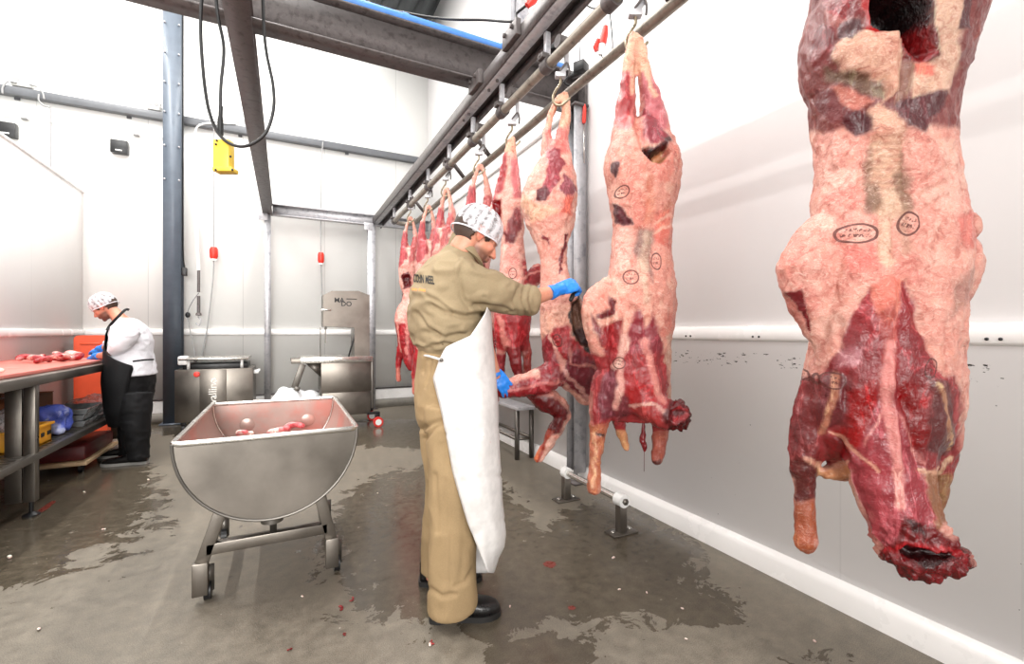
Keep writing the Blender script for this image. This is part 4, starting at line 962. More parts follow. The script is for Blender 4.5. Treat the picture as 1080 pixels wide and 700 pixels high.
def hairnet(root, H, k, off, c=(-.012, 0, .045), r=(.112, .097, .101), tilt=-.10, low=-.012, hair=True):
    o3 = Vector(off)
    keep = lambda p: p[2] > low+tilt*-1*p[0]*0+(.30*p[0] if p[0] > 0 else .10*p[0])
    V, F, P = cap_shell(H, k, c, r, keep, pleat=17)
    n = np_obj('hair_net', np.array([tuple(q-o3) for q in V]), F, M_NET, extra={'pleat': P}, parent=root)
    hk = lambda p: p[2] > np.interp(p[0], [-.12, -.03, -.008, .008, .03, .05, .075], [-.075, -.065, -.005, .0, -.035, .02, .07]) and not (abs(p[1]) > .06 and -.03 < p[0] < .012 and p[2] < .028)
    V, F, P = cap_shell(H, k, (-.016, 0, .030), (.1045, .0825, .100), hk); h = np_obj('hair', np.array([tuple(q-o3) for q in V]), F, M_HAIR, parent=root); add_solid(h, .006)
    g = G(); ring = []
    for q in range(48):
        a = 2*PI*q/48; x = c[0]+r[0]*1.0*math.cos(a)*.985; y = r[1]*math.sin(a)*.985; z = low+(.30*x if x > 0 else .10*x)+.004; ring.append(H(x*k, y*k, z*k))
    g.tube(ring, .0032*k, 8, closed=True, cap=False); b = part('elastic_band', g, M_SHIRT, n, smooth=True); 
    return n

# ---- the man in khaki
D0 = 2.0; pm = D0/FPX
ph = math.radians(27); FD = RT*math.cos(ph)+FW*math.sin(ph)          # where he faces
SD = RT*math.sin(ph)-FW*math.cos(ph)                                 # his right hand side, towards the camera
foot = J(478, 350, 2.02); foot.z = 0; OFF = foot
pt = math.radians(32); HF = FD*math.cos(pt)-UP*math.sin(pt)
HA = Frame(J(502.5, 250, 2.03), HF, UP)
def oval(c, f, s, b, a, n=36, e=.92): return [Vector(c)+f*(b*math.copysign(abs(math.cos(t))**e, math.cos(t)))+s*(a*math.copysign(abs(math.sin(t))**e, math.sin(t))) for t in [2*PI*q/n for q in range(n)]]
g = G(); add_head(g, HA, 1.0)
g.tube([HA(-.025, 0, -.03), HA(-.030, 0, -.08), J(485, 272, 2.04), J(476, 292, 2.05)], [.056, .054, .060, .085], 20)
g.loft([oval(J(u, v, 2.05), FD, SD, b, a) for u, v, b, a in ((477, 276, .05, .11), (472, 290, .09, .15), (469, 320, .10, .145), (469, 360, .08, .11), (471, 375, .078, .105), (471, 395, .09, .12), (471, 425, .09, .12), (472, 440, .07, .10))])
armR = [J(488, 292, 1.93), J(513, 305, 1.96), J(540, 316, 2.04), J(564, 313, 2.13), J(588, 306, 2.22)]
armL = [J(497, 291, 2.24), J(503, 320, 2.32), J(508, 352, 2.36), J(515, 374, 2.38), J(523, 396, 2.40)]
g.tube(bez(armR, 4), list(np.interp(np.linspace(0, 4, 17), range(5), [.055, .048, .043, .040, .028])), 18, round_end=True)
g.tube(bez(armL, 4), list(np.interp(np.linspace(0, 4, 17), range(5), [.055, .048, .043, .040, .028])), 18, round_end=True)
g.ell(J(594, 303, 2.22), (.025, .02, .018)); g.ell(J(524.5, 397, 2.40), (.02, .018, .02))
legR = [J(476, 425, 1.98), J(478, 520, 1.96), J(474, 600, 1.965), J(471, 640, 1.965)]; legL = [J(470, 425, 2.17), J(468, 500, 2.22), J(460, 570, 2.24), J(455, 604, 2.25)]
for L_ in (legR, legL): g.tube(bez(L_, 4), list(np.interp(np.linspace(0, 3, 13), range(4), [.085, .055, .045, .04])), 18, round_end=True)
hr = JZ(455, 655, 0); hr2 = hr; 
for hh in (JZ(456, 652, 0), JZ(443, 614, 0)): g.ell(Vector((hh.x, hh.y, .06))+(RT*.97+FW*.12)*.12, (.10, .03, .025), Frame((0, 0, 0), RT*.97+FW*.12, UP).M)
V, F, E = solid(g, .0052, 3); col = paint_body(V, HA, 1.0, (204, 142, 116), (84, 58, 46))
col[:] = col
manA = np_obj('person', V-np.array(OFF), F, M_SKIN, col=col); manA.location = OFF
fin(manA, 'man in khaki work clothes and long white apron, arm stretched to the hanging carcass', 'person')
hairnet(manA, HA, 1.0, OFF)
# jacket
def px_oval(u, v, hw, d, ratio=1.42):
    h = hw*d/FPX; b = h/math.sqrt(math.cos(ph)**2+(ratio*math.sin(ph))**2); return oval(J(u, v, d), FD, SD, b, b*ratio, e=.9)
g = G()
g.loft([px_oval(*q) for q in ((484, 259, 9, 2.05, 1.1), (482, 265, 17, 2.05, 1.3), (476, 276, 26, 2.05, 1.5), (472, 289, 33, 2.05, 1.5), (470, 306, 37, 2.05, 1.42), (470, 325, 38.5, 2.05, 1.3), (470, 343, 38, 2.05, 1.25), (470, 357, 34.5, 2.05, 1.25), (470, 368, 29.5, 2.05, 1.3), (470, 375, 25, 2.05, 1.35))])
sl = [J(482, 292, 1.95), J(500, 300, 1.95), J(520, 307, 1.98), J(540, 315, 2.04), J(553, 317, 2.08), J(560, 317, 2.10)]
g.tube(bez(sl, 4), list(np.interp(np.linspace(0, 5, 21), range(6), [24*pm, 23.5*pm, 21*pm, 17.5*pm, 15.5*pm, 14*pm])), 24, sy=.95)
g.tube([J(553, 317, 2.085), J(558, 317, 2.10), J(562, 316.5, 2.115)], [16*pm, 16.5*pm, 15*pm], 24)
sl2 = [J(492, 294, 2.22), J(500, 315, 2.29), J(503, 345, 2.34), J(510, 366, 2.37)]
g.tube(bez(sl2, 4), list(np.interp(np.linspace(0, 3, 13), range(4), [20*pm, 17*pm, 15*pm, 13*pm])), 20)
def jd(V, N):
    d = folds(31, .0095, 7, (1.0, 1.0, 1.5), 22)(V, N); uv = project(V)
    for pts, w_, a in (([(455, 322), (470, 330), (492, 334), (510, 331)], 3.2, .018), ([(452, 313), (462, 318), (478, 330)], 2.5, .012), ([(487, 279), (484, 292), (487, 312), (495, 325)], 2.2, .010), ([(448, 350), (470, 356), (492, 352)], 3, .012), ([(452, 366), (468, 362), (485, 366)], 2.5, .012), ([(500, 322), (520, 322), (540, 328)], 2.2, .008),
                       ([(553, 301), (551, 315), (554, 331)], 1.6, .012), ([(560, 302), (558, 316), (561, 330)], 1.4, .010), ([(545, 305), (542, 318), (546, 330)], 2, .007), ([(440, 330), (450, 345), (462, 352)], 2.5, .010)):
        d = d-np.exp(-(sdf_line(uv, pts)/w_)**2)*a*(N @ np.array(-FW) > -.2)
        sh = [(x, y-5) for x, y in pts]; d = d+np.exp(-(sdf_line(uv, sh)/(w_*1.2))**2)*a*.45*(N @ np.array(-FW) > -.2)
    return d
jacket = solid_obj('jacket', g, .0062, M_KHAKI, manA, 3, jd, None, OFF)
g = G(); cr = []
for q in range(28):
    a = 2*PI*q/28; cr.append(J(491, 266, 2.045)+FD*(.058*math.cos(a))+SD*(.074*math.sin(a))+UP*(.004-.050*math.cos(a)))
rings = []
for p in range(28):
    a = 2*PI*p/28; o = FD*math.cos(a)+SD*math.sin(a); c = cr[p]
    rings.append([c+o*.002+UP*.030, c+o*.014-UP*.0, c+o*.022-UP*.028, c+o*.006-UP*.030, c-o*.006-UP*.0, c-o*.006+UP*.027])
g.loft(rings, closed=True); part('collar', g, M_KHAKI, jacket, smooth=True)
# trousers
g = G()
def px_ov(u, v, hw, d, r=1.25): return px_oval(u, v, hw, d, r)
g.loft([px_ov(*q) for q in ((470, 366, 27, 2.06), (470.5, 376, 29, 2.06), (472, 388, 31.5, 2.07), (472, 402, 34, 2.07), (472, 420, 35, 2.08), (472, 438, 33, 2.08), (472, 452, 28, 2.08))])
lr = [(480, 430, 1.99, 31), (478.5, 460, 1.975, 28), (478, 500, 1.965, 25.5), (477, 540, 1.96, 24), (477.5, 580, 1.96, 24), (477.5, 615, 1.955, 25), (477.5, 637, 1.955, 25.5), (477.5, 643, 1.955, 24)]
ll = [(468, 430, 2.17, 25), (467, 470, 2.2, 22), (469, 510, 2.22, 20), (466, 550, 2.24, 20), (463, 585, 2.25, 19), (461, 603, 2.25, 18)]
for L_ in (lr, ll):
    P = [J(a, b, c) for a, b, c, r in L_]; R = [r*c/FPX for a, b, c, r in L_]; Pm = bez(P, 4); g.tube(Pm, list(np.interp(np.linspace(0, len(R)-1, len(Pm)), range(len(R)), R)), 24, sy=.92, up=(0, 1, 0))
def td(V, N):
    uv = project(V); d = folds(57, .006, 6, (1, 1, .8), 18)(V, N)
    for pts, w_, a in (([(446, 452), (455, 447), (466, 444)], 2.5, .012), ([(450, 462), (458, 452), (470, 446)], 2.2, .012), ([(455, 380), (453, 395), (449, 408)], 1.6, .008), ([(462, 380), (462, 395)], 1.6, .008), ([(449, 380), (446, 392)], 1.6, .008), ([(466, 470), (470, 510), (469, 560)], 4, .005), ([(488, 520), (490, 570), (486, 615)], 4, .005), ([(460, 500), (462, 560)], 2.5, .007), ([(453, 620), (466, 628), (480, 626)], 2.5, .010), ([(500, 600), (490, 615), (480, 618)], 2.5, .008), ([(476, 470), (475, 640)], .8, .0035)):
        d = d-np.exp(-(sdf_line(uv, pts)/w_)**2)*a*(N @ np.array(-FW) > -.2)
    return d
solid_obj('trousers', g, .0065, M_KHAKI_T, manA, 3, td, None, OFF)
# apron sheet wrapped round his front
rows = np.linspace(322, 604, 72); uL = lambda v: np.interp(v, [322, 330, 340, 354, 362, 366, 379, 399, 443, 498, 554, 604], [514, 511, 505, 496, 478, 470, 463, 457, 467, 477, 494, 515])
uR = lambda v: np.interp(v, [322, 340, 386, 427, 498, 531, 562, 577, 588, 604], [517, 518, 521, 525, 528, 529.5, 533, 531, 525, 520]); uC = lambda v: np.interp(v, [322, 380, 440, 500, 604], [482, 484, 488, 495, 506])
g = G(); NS = 44; VV = []
for v in rows:
    c, r_, l_ = uC(v), uR(v)+.2, uL(v); a0 = math.acos(max(-1, min(.97, (l_-c)/(r_-c)))); am = .235 if v < 470 else float(np.interp(v, [470, 604], [.235, .15]))
    for q in range(NS+1):
        a = a0+(-PI*.62-a0)*q/NS; w_ = .006*math.sin(q*.9+v*.02)*min(1, (v-322)/150)+.004*math.sin(q*.35-v*.06)
        VV.append(J(c+(r_-c)*math.cos(a)*(1+w_), v, 2.04-am*math.sin(a)*(1+2*w_)))
FF = [(i*(NS+1)+j, i*(NS+1)+j+1, (i+1)*(NS+1)+j+1, (i+1)*(NS+1)+j) for i in range(len(rows)-1) for j in range(NS)]
V = np.array([tuple(q) for q in VV]); N = normals(V, FF); uv = project(V); d = fnoise(V*np.array([1, 1, .8]), 7, 77, 2)*.006
for pts, w_, a in (([(466, 383), (482, 396), (500, 404)], 2, -.008), ([(472, 375), (490, 392), (512, 400)], 2.2, -.008), ([(470, 458), (500, 455), (528, 447)], 1.5, -.006), ([(487, 508), (510, 503), (529, 500)], 1.6, -.007), ([(500, 565), (515, 552), (530, 548)], 1.8, -.006), ([(490, 430), (500, 470), (505, 530)], 4, .006)):
    d = d-np.exp(-(sdf_line(uv, pts)/w_)**2)*a*-1
nrm = N*np.sign((N*(V-V.mean(0))).sum(1))[:, None]
V = V+nrm*d[:, None]
apron = np_obj('apron', V-np.array(OFF), FF, M_APRON, parent=manA); add_solid(apron, .003)
g = G(); c = J(465.5, 379, 1.80)
a = math.acos((465.5-uC(379))/(uR(379)-uC(379))); c = J(465.5, 379.5, 2.04-.235*math.sin(a)-.008); g.ell(c, (.008, .008, .008)); part('button', g, M_STEEL_D, apron, smooth=True)
g = G(); pts = [c]+[J(u, v, dd) for u, v, dd in ((458, 377, 1.86), (450, 375, 1.93), (445, 375, 2.03))]
g.tube(bez(pts, 5), .005, 8); part('apron_string', g, M_APRON, apron, smooth=True)
# boots
for hp, dd, sh in ((JZ(454, 652.5, 0), 1, .22), (JZ(443, 614.5, 0), 1, .2)):
    g = G(); Fb = boot_g(g, (hp.x, hp.y, 0), RT*.97+FW*.12, L=.30, h=.115, w_=.055, shaft=sh)
    b = solid_obj('boot', g, .006, M_LEATHER, manA, 3, None, None, OFF)
    g = G(); sole_g(g, Fb, .30, .055); part('sole', g, M_SOLE, b)
# gloves
W = Frame(J(588, 306, 2.20), (J(608, 299, 2.245)-J(588, 306, 2.20)), -FW*.75+UP*.65)
g = G(); glove_g(g, W, 1.12, side=1, curls=((.55, 1.3, .9), (.65, 1.35, .9), (.75, 1.4, .9), (.85, 1.4, .9)), spread=.02, tdir=(.85, .35, -.45), cuff=.04)
gr_ = solid_obj('glove', g, .0035, M_GLOVE, manA, 3, folds(5, .0015, 40, (1, 1, 1), 90), None, OFF)
W2 = Frame(J(521, 392, 2.40), (J(531, 405, 2.40)-J(521, 392, 2.40)), -FW*.8+RT*.4)
g = G(); glove_g(g, W2, 1.0, side=1, curls=((.25, .35, .3), (.25, .35, .3), (.3, .4, .3), (.3, .4, .3)), spread=.03, tdir=(.9, .3, -.4), cuff=.05)
solid_obj('glove', g, .0035, M_GLOVE, manA, 3, folds(6, .0015, 40, (1, 1, 1), 90), None, OFF)
# knife held in the right glove
g = G(); a = J(608, 301, 2.27); b = J(602, 316, 2.235); g.tube(bez([a, (a+b)/2+RT*.003, b], 4), [.011, .012, .012, .011, .011, .012, .012, .012, .010], 12, round_end=True)
kn = empty('boning_knife', 'knife with black handle held in the blue glove of the man in khaki', 'knife', tuple(b))
part('handle', g, M_BLACKP, kn, smooth=True)
g = G(); t = (a-b).normalized(); t = (FW*.9+RT*.1-UP*.42).normalized(); e = a+t*.14; n_ = t.cross(RT).normalized()
g.prism([a+n_*.010, a-n_*.010, a+t*.10-n_*.009, e, a+t*.08+n_*.009], RT*-.001, RT*.001); part('blade', g, M_STEEL_B, kn)
# writing on his back
from mathutils.bvhtree import BVHTree
def project_text(txt, px0, px1, mat, root, host, name, off, bold=.0, slant=0):
    cu = bpy.data.curves.new('t', 'FONT'); cu.body = txt; cu.size = 1; cu.offset = bold; cu.fill_mode = 'FRONT'; cu.resolution_u = 3
    o = bpy.data.objects.new('t', cu); C.objects.link(o); dg = bpy.context.evaluated_depsgraph_get(); ev = o.evaluated_get(dg); me = ev.to_mesh()
    bm = bmesh.new(); bm.from_mesh(me); ev.to_mesh_clear(); bpy.data.objects.remove(o)
    bmesh.ops.subdivide_edges(bm, edges=bm.edges[:], cuts=2); bmesh.ops.triangulate(bm, faces=bm.faces[:])
    xs = [v.co.x for v in bm.verts]; ys = [v.co.y for v in bm.verts]; x0, x1, y0, y1 = min(xs), max(xs), min(ys), max(ys)
    hm = host.data; tree = BVHTree.FromPolygons([v.co+host.location+Vector(off) for v in hm.vertices], [tuple(p.vertices) for p in hm.polygons])
    cam0 = Vector((0, 0, CAMH))
    (ul, vt), (ur, vt2), h = px0, px1, slant
    Vs = []
    for v in bm.verts:
        s = (v.co.x-x0)/(x1-x0); t_ = 1-(v.co.y-y0)/max(1e-6, (y1-y0)); u = ul+(ur-ul)*s; vv = (vt+(vt2-vt)*s)+h*t_
        d_ = (J(u, vv, 1)-cam0).normalized(); hit = tree.ray_cast(cam0, d_)
        p = hit[0]+hit[1]*(.0015 if hit[1].dot(d_) < 0 else -.0015) if hit[0] is not None else cam0+d_*2; Vs.append(p)
    g = G(); g.add(Vs, [tuple(q.index for q in f.verts) for f in bm.faces]); bm.free()
    return part(name, g, mat, root, auto=None)
M_INK = simple('black_print', (26, 24, 24), .7); M_ORANGE = simple('orange_print', (226, 138, 62), .7, 0, .1, 40)
project_text('CO:IN MEEL', (436.0, 288.5), (458.3, 291.2), M_INK, jacket, jacket, 'lettering', OFF, .03, 9)
project_text('aan vlees', (434.8, 302.6), (449.0, 304.0), M_ORANGE, jacket, jacket, 'orange_lettering', OFF, .03, 3.6)

# ---- the man in white at the table
D2 = 4.40; q2 = D2/FPX
FD2 = Vector((-.985, .174, 0)); SD2 = Vector((-.174, -.985, 0))
t2 = math.radians(38); HB = Frame(J(110.5, 324, 4.42), FD2*math.cos(t2)-UP*math.sin(t2), UP)
OF2 = J(134, 350, 4.33); OF2.z = 0
def ov2(u, v, hw, d, ratio=1.35):
    b = hw*d/FPX/1.26; return oval(J(u, v, d), FD2, SD2, b, b*ratio)
KH = 1.0
g = G(); add_head(g, HB, KH)
g.tube([HB(-.02, 0, -.03), HB(-.03, 0, -.08), J(126, 336, 4.42), J(134, 344, 4.42)], [.055, .054, .06, .08], 18)
g.loft([ov2(*q) for q in ((133, 341, 8, 4.42), (136, 350, 13, 4.42), (137, 370, 14, 4.42), (138, 384, 9, 4.4), (138, 420, 8, 4.4))])
aL = [J(137, 352, 4.30), J(131, 360, 4.21), J(123, 371.5, 4.22), J(112, 374.5, 4.34), J(102, 375.5, 4.48)]
aR = [J(133, 347, 4.62), J(126, 356, 4.66), J(118, 363, 4.68), J(112, 366, 4.70), J(106, 367, 4.72)]
for a_ in (aL, aR): g.tube(bez(a_, 4), list(np.interp(np.linspace(0, 4, 17), range(5), [.040, .040, .042, .040, .028])), 16, round_end=True)
g.ell(J(97, 376, 4.53), (.04, .035, .02)); g.ell(J(101, 369, 4.76), (.04, .035, .02))
for L_ in ([J(141, 412, 4.36), J(141, 445, 4.27), J(147, 478, 4.26)], [J(134, 412, 4.46), J(133, 445, 4.50), J(133, 478, 4.46)]):
    g.tube(bez(L_, 4), list(np.interp(np.linspace(0, 2, 9), range(3), [.040, .045, .042])), 16, round_end=True)
V, F, E = solid(g, .0085, 2); col = paint_body(V, HB, KH, (198, 134, 108), (60, 40, 32))
manB = np_obj('person', V-np.array(OF2), F, M_SKIN, col=col); manB.location = OF2
fin(manB, 'man in white shirt and black apron bending over the red cutting table', 'person')
hairnet(manB, HB, KH, OF2)
g = G(); g.loft([ov2(*q) for q in ((130, 335, 7, 4.42, 1.1), (134, 338, 12, 4.42, 1.3), (137, 345, 18.5, 4.42, 1.4), (138.5, 358, 21.5, 4.42), (138.5, 370, 21.5, 4.42), (138.5, 381, 22.5, 4.41), (139, 389, 24, 4.4), (139.5, 395, 24.5, 4.4))])
s1 = [J(139, 347, 4.24), J(132, 356, 4.20), J(127, 364, 4.20), J(121, 370, 4.235)]; g.tube(bez(s1, 4), list(np.interp(np.linspace(0, 3, 13), range(4), [.085, .082, .072, .058])), 20)
s1 = [J(134, 348, 4.6), J(127, 356, 4.64), J(120, 361, 4.67), J(114, 364, 4.69)]; g.tube(bez(s1, 4), list(np.interp(np.linspace(0, 3, 13), range(4), [.08, .07, .06, .055])), 20)
solid_obj('shirt', g, .009, M_SHIRT, manB, 2, folds(91, .006, 7, (1, 1, 1.6), 22), None, OF2)
g = G(); g.loft([ov2(*q) for q in ((138.5, 386, 21.5, 4.4), (138.5, 396, 24.0, 4.4), (138.5, 408, 24, 4.4), (138, 418, 22.5, 4.4), (138, 428, 19, 4.4))])
for L_ in ([(143, 415, 4.30, 18), (143, 440, 4.27, 16), (145, 465, 4.27, 12.5), (146.5, 484, 4.28, 11)], [(136, 415, 4.50, 17), (137, 440, 4.50, 14), (137, 465, 4.46, 11), (136, 481, 4.46, 10)]):
    P = [J(a, b, c) for a, b, c, r in L_]; R = [r*c/FPX/1.2 for a, b, c, r in L_]; Pm = bez(P, 4); g.tube(Pm, list(np.interp(np.linspace(0, 3, len(Pm)), range(4), R)), 20, up=(0, 1, 0))
solid_obj('trousers', g, .01, M_BLACKC, manB, 2, folds(97, .006, 7, (1, 1, 1.3), 20), None, OF2)
# black bib apron: front sheet
g = G(); VV = []; rws = np.linspace(346, 446, 30); NS = 26
for v in rws:
    c = 138.5; l_ = np.interp(v, [346, 352, 380, 400, 431, 446], [118, 116, 114, 112.5, 114, 119]); r_ = np.interp(v, [346, 366, 374, 384, 386, 446], [119, 122, 130, 152, 153, 142])
    a0 = math.acos(max(-.9, min(.97, (c-r_)/(c-l_))))
    for q in range(NS+1):
        a = a0+(-PI*.6-a0)*q/NS; b_ = (c-l_)*4.4/FPX/1.26+.012; VV.append(J(c, v, 4.40)+FD2*b_*math.cos(a)+SD2*(b_*1.38*math.sin(a)))
FF = [(i*(NS+1)+j, i*(NS+1)+j+1, (i+1)*(NS+1)+j+1, (i+1)*(NS+1)+j) for i in range(len(rws)-1) for j in range(NS)]
V = np.array([tuple(q) for q in VV]); V = V+normals(V, FF)*(fnoise(V, 7, 5, 2)*.008)[:, None]
ap2 = np_obj('apron', V-np.array(OF2), FF, M_BLACKC, parent=manB); add_solid(ap2, .004)
g = G(); g.tube(bez([J(113, 348, 4.22), J(116, 343, 4.26), J(124, 334.5, 4.26), J(131, 327.5, 4.33), J(135, 325.5, 4.42), J(134, 327, 4.52)], 5), .013, 8, sy=.4); part('neck_strap', g, M_BLACKC, ap2, smooth=True)
g = G(); g.tube(bez([J(140, 381, 4.15), J(152, 379.5, 4.22), J(161, 379, 4.36), J(161, 379, 4.5)], 5), .008, 8); part('waist_string', g, M_BLACKC, ap2, smooth=True)
for hp in (JZ(156, 488, 0), JZ(147, 480, 0)):
    g = G(); Fb = boot_g(g, (hp.x, hp.y, 0), FD2, L=.36 if hp.y < 5.5 else .34, h=.11, w_=.055, shaft=.16); b = solid_obj('shoe', g, .009, M_LEATHER, manB, 2, None, None, OF2)
    g = G(); sole_g(g, Fb, .36 if hp.y < 5.5 else .34, .055); part('sole', g, M_WSOLE, b)
for Wp, tgt, sd in ((J(103, 375.5, 4.47), J(86, 377, 4.66), -1), (J(107, 367.5, 4.72), J(90, 371, 4.85), 1)):
    W = Frame(Wp, tgt-Wp, UP*.8-FW*.5); g = G(); glove_g(g, W, 1.32, side=sd, curls=((.25, .5, .5),)*4, spread=.04, tdir=(.9, .35, -.3), cuff=.05)
    solid_obj('glove', g, .006, M_GLOVE, manB, 2, None, None, OF2)
# ---------------------------------------------------------------- trough on its stand
M_BLOODY = simple('stainless_steel_with_watery_blood', (172, 150, 142), .36, .5, .12, 3.0, .02, 60, col2=(186, 128, 118), thr=.46)
X0, X1, Y0, Y1, ZR_ = -.405, .30, 2.22, 3.34, .80
cx = (X0+X1)/2; R0 = (X1-X0)/2
r = empty('meat_trough', 'half-round stainless steel trough on a four-legged wheeled stand', 'trough', (cx, (Y0+Y1)/2, 0))
def arc(rad, y, n=36, dz=0, sq=1.0): return [Vector((cx-rad*math.cos(PI*k/n), y, ZR_+dz-rad*1.02*math.sin(PI*k/n)**sq)) for k in range(n+1)]
g = G(); outer = [arc(R0, y) for y in (Y0, Y0+.35, Y1-.35, Y1)]; inner = [arc(R0-.004, y) for y in (Y0+.004, Y1-.004)]
n = len(outer[0])
for A in (outer, inner):
    vs = [q for a in A for q in a]; fs = [(i*n+k, i*n+k+1, (i+1)*n+k+1, (i+1)*n+k) for i in range(len(A)-1) for k in range(n-1)]; g.add(vs, fs)
for a in (outer[0], outer[-1], inner[0], inner[-1]): g.add(a, [tuple(range(n))])
b = part('bowl', g, [M_STEEL, M_BLOODY], r, auto=None)
def set_inner(o, z=None):
    me = o.data
    for p in me.polygons:
        c = p.center; y = c.y+r.location.y; x = c.x+r.location.x-cx; zz = c.z-ZR_; rr = math.sqrt(x*x+(zz/1.02)**2)
        if len(p.vertices) > 5: p.material_index = 1 if (abs(y-(Y0+.004)) < 1e-3 or abs(y-(Y1-.004)) < 1e-3) else 0
        else: p.material_index = 1 if p.index >= 3*(n-1) else 0; p.use_smooth = True
set_inner(b)
g = G(); rim = [Vector((X0, Y0, ZR_)), Vector((X1, Y0, ZR_)), Vector((X1, Y1, ZR_)), Vector((X0, Y1, ZR_))]
pts = []
for i, c in enumerate(rim):
    a = rim[i-1]; d = rim[(i+1) % 4]; u = (a-c).normalized()*.03; w_ = (d-c).normalized()*.03
    pts += [c+u, c+u*.35+w_*.35-(u+w_)*.08, c+w_]
g.tube(pts, .012, 10, closed=True, cap=False); part('rim', g, M_STEEL_B, r, smooth=True)
for y in (Y0+.035, Y1-.035):      # welded seams inside
    g = G(); g.tube([q for q in arc(R0-.008, y)], .006, 8); part('weld_seam', g, M_STEEL_B, r, smooth=True)
for x in (-.15, .17):
    g = G(); g.lathe((cx+x*1.1, Y1-.006, ZR_-.14), [(.0, 0), (.040, 0), (.042, .003), (.036, .006), (.0, .0065)], 20, Matrix.Rotation(PI/2, 3, 'X')); part('pivot_boss', g, M_BLOODY, r, smooth=False)
g = G(); g.lathe((cx, 2.28, ZR_-R0*1.02-.03), [(0, 0), (.045, 0), (.045, .02), (.055, .022), (.055, .035), (0, .035)], 20); part('drain_plug', g, M_STEEL_D, r)
legs = []
for sx, sy in ((-1, 0), (1, 0), (-1, 1), (1, 1)):
    xf = (-.350 if sx < 0 else .215); y = 2.53 if sy == 0 else 3.16; top = Vector((cx+sx*.19, y, ZR_-.30)); bot = Vector((xf, y, .17))
    g = G(); g.bar(top, bot, .055, .05, up=(0, 1, 0), bev=.004)
    lg = part('leg', g, M_STEEL, r); legs.append(bot)
    g = G()
    if sy == 0:
        g.box((xf, y-.02, .115), (.062, .045, .15), bev=.004); part('wheel_housing', g, M_STEEL, lg)
    g = G(); g.cyl((xf+.012, y+.01, .042), (xf+.040, y+.01, .042), .042, 20); part('wheel', g, M_BLACKP, lg)
    g = G(); g.cyl((xf+.006, y+.01, .042), (xf+.046, y+.01, .042), .009, 8); g.bar((xf+.026, y+.01, .16), (xf+.026, y+.01, .04), .05, .012, up=(0, 1, 0)); part('axle_fork', g, M_STEEL_D, lg)
g = G(); g.bar((-.33, 2.53, .24), (.195, 2.53, .24), .05, .052, bev=.004); part('cross_bar', g, M_STEEL, r)
g = G(); g.tube(arc(R0, Y0-.002), .006, 8); part('edge_seam', g, M_STEEL_D, r, smooth=True)
g = G(); g.bar((-.33, 3.16, .24), (.195, 3.16, .24), .04, .04, bev=.004); part('cross_bar', g, M_STEEL_D, r)
for x in (-.32, .185): g = G(); g.bar((x, 2.53, .24), (x, 3.16, .24), .04, .04, bev=.004); part('side_bar', g, M_STEEL_D, r)
g = G(); g.bar((cx, 2.45, .44), (cx, 2.53, .25), .03, .03); part('support_strut', g, M_STEEL_D, r)
# scraps in the trough
M_SCRAP = meat_mat('raw_meat_scrap')
def scrap(loc, s, seed, label, cat, group, vox=.5, curl=True, flat=.5, cols=((214, 60, 72), (244, 206, 200))):
    rnd = random.Random(seed); g = G(); n_ = 5; a = rnd.random()*6; pts = []
    for k in range(n_):
        t = k/(n_-1)*(2.6 if curl else .8); pts.append(Vector((math.cos(a+t)*s, math.sin(a+t)*s*.8, (math.sin(t*1.3+seed)*.25+.3)*s)))
    g.tube(bez(pts, 4), list(np.interp(np.linspace(0, n_-1, 17), range(n_), [s*rnd.uniform(.25, .5) for _ in range(n_)])), 10, sy=flat+.3, round_end=True)
    V, F, E = solid(g, s*.13, 2); V = V+normals(V, F)*(fnoise(V, 1.2/s, seed, 3)*s*.09)[:, None]; V[:, 2] -= V[:, 2].min()
    k_ = sm(fnoise(V, .9/s, seed+4, 3), -.1, .25)[:, None]; col = LIN(cols[0])*(1-k_)+LIN(cols[1])*k_
    o = np_obj('meat_scrap', V, F, M_SCRAP, col=col, extra={'mus': np.full(len(V), .7)}); o.location = loc; return fin(o, label, cat, group)
zb_ = ZR_-R0*1.02+.006
base_spots = [(-.05, 3.22), (-.12, 3.12), (.02, 3.10), (-.05, 3.0), (-.14, 3.24), (.06, 3.24), (-.05, 2.88)]
for i, (x, y) in enumerate(base_spots):
    dx = x-cx; z = ZR_-math.sqrt(max(0, (R0-.012)**2-(abs(dx)+.04)**2))*1.02+.006
    scrap((x, y, z), .062, 40+i, 'pink and white meat scrap lying in the steel trough', 'meat scrap', 'scraps in the trough', cols=((222, 96, 104), (250, 224, 218)))
for i, (x, y) in enumerate([(-.17, 3.2), (-.05, 3.15), (.09, 3.2), (.02, 3.24), (-.1, 3.05)]):
    scrap((x, y, zb_+.078), .058, 60+i, 'pink and white meat scrap lying in the steel trough', 'meat scrap', 'scraps in the trough', cols=((222, 96, 104), (250, 224, 218)))
for i, (x, y) in enumerate([(-.19, 3.17), (-.03, 3.18), (.06, 3.22)]):
    scrap((x, y, zb_+.165), .055, 80+i, 'pink and white meat scrap lying in the steel trough', 'meat scrap', 'scraps in the trough', cols=((222, 96, 104), (250, 224, 218)))

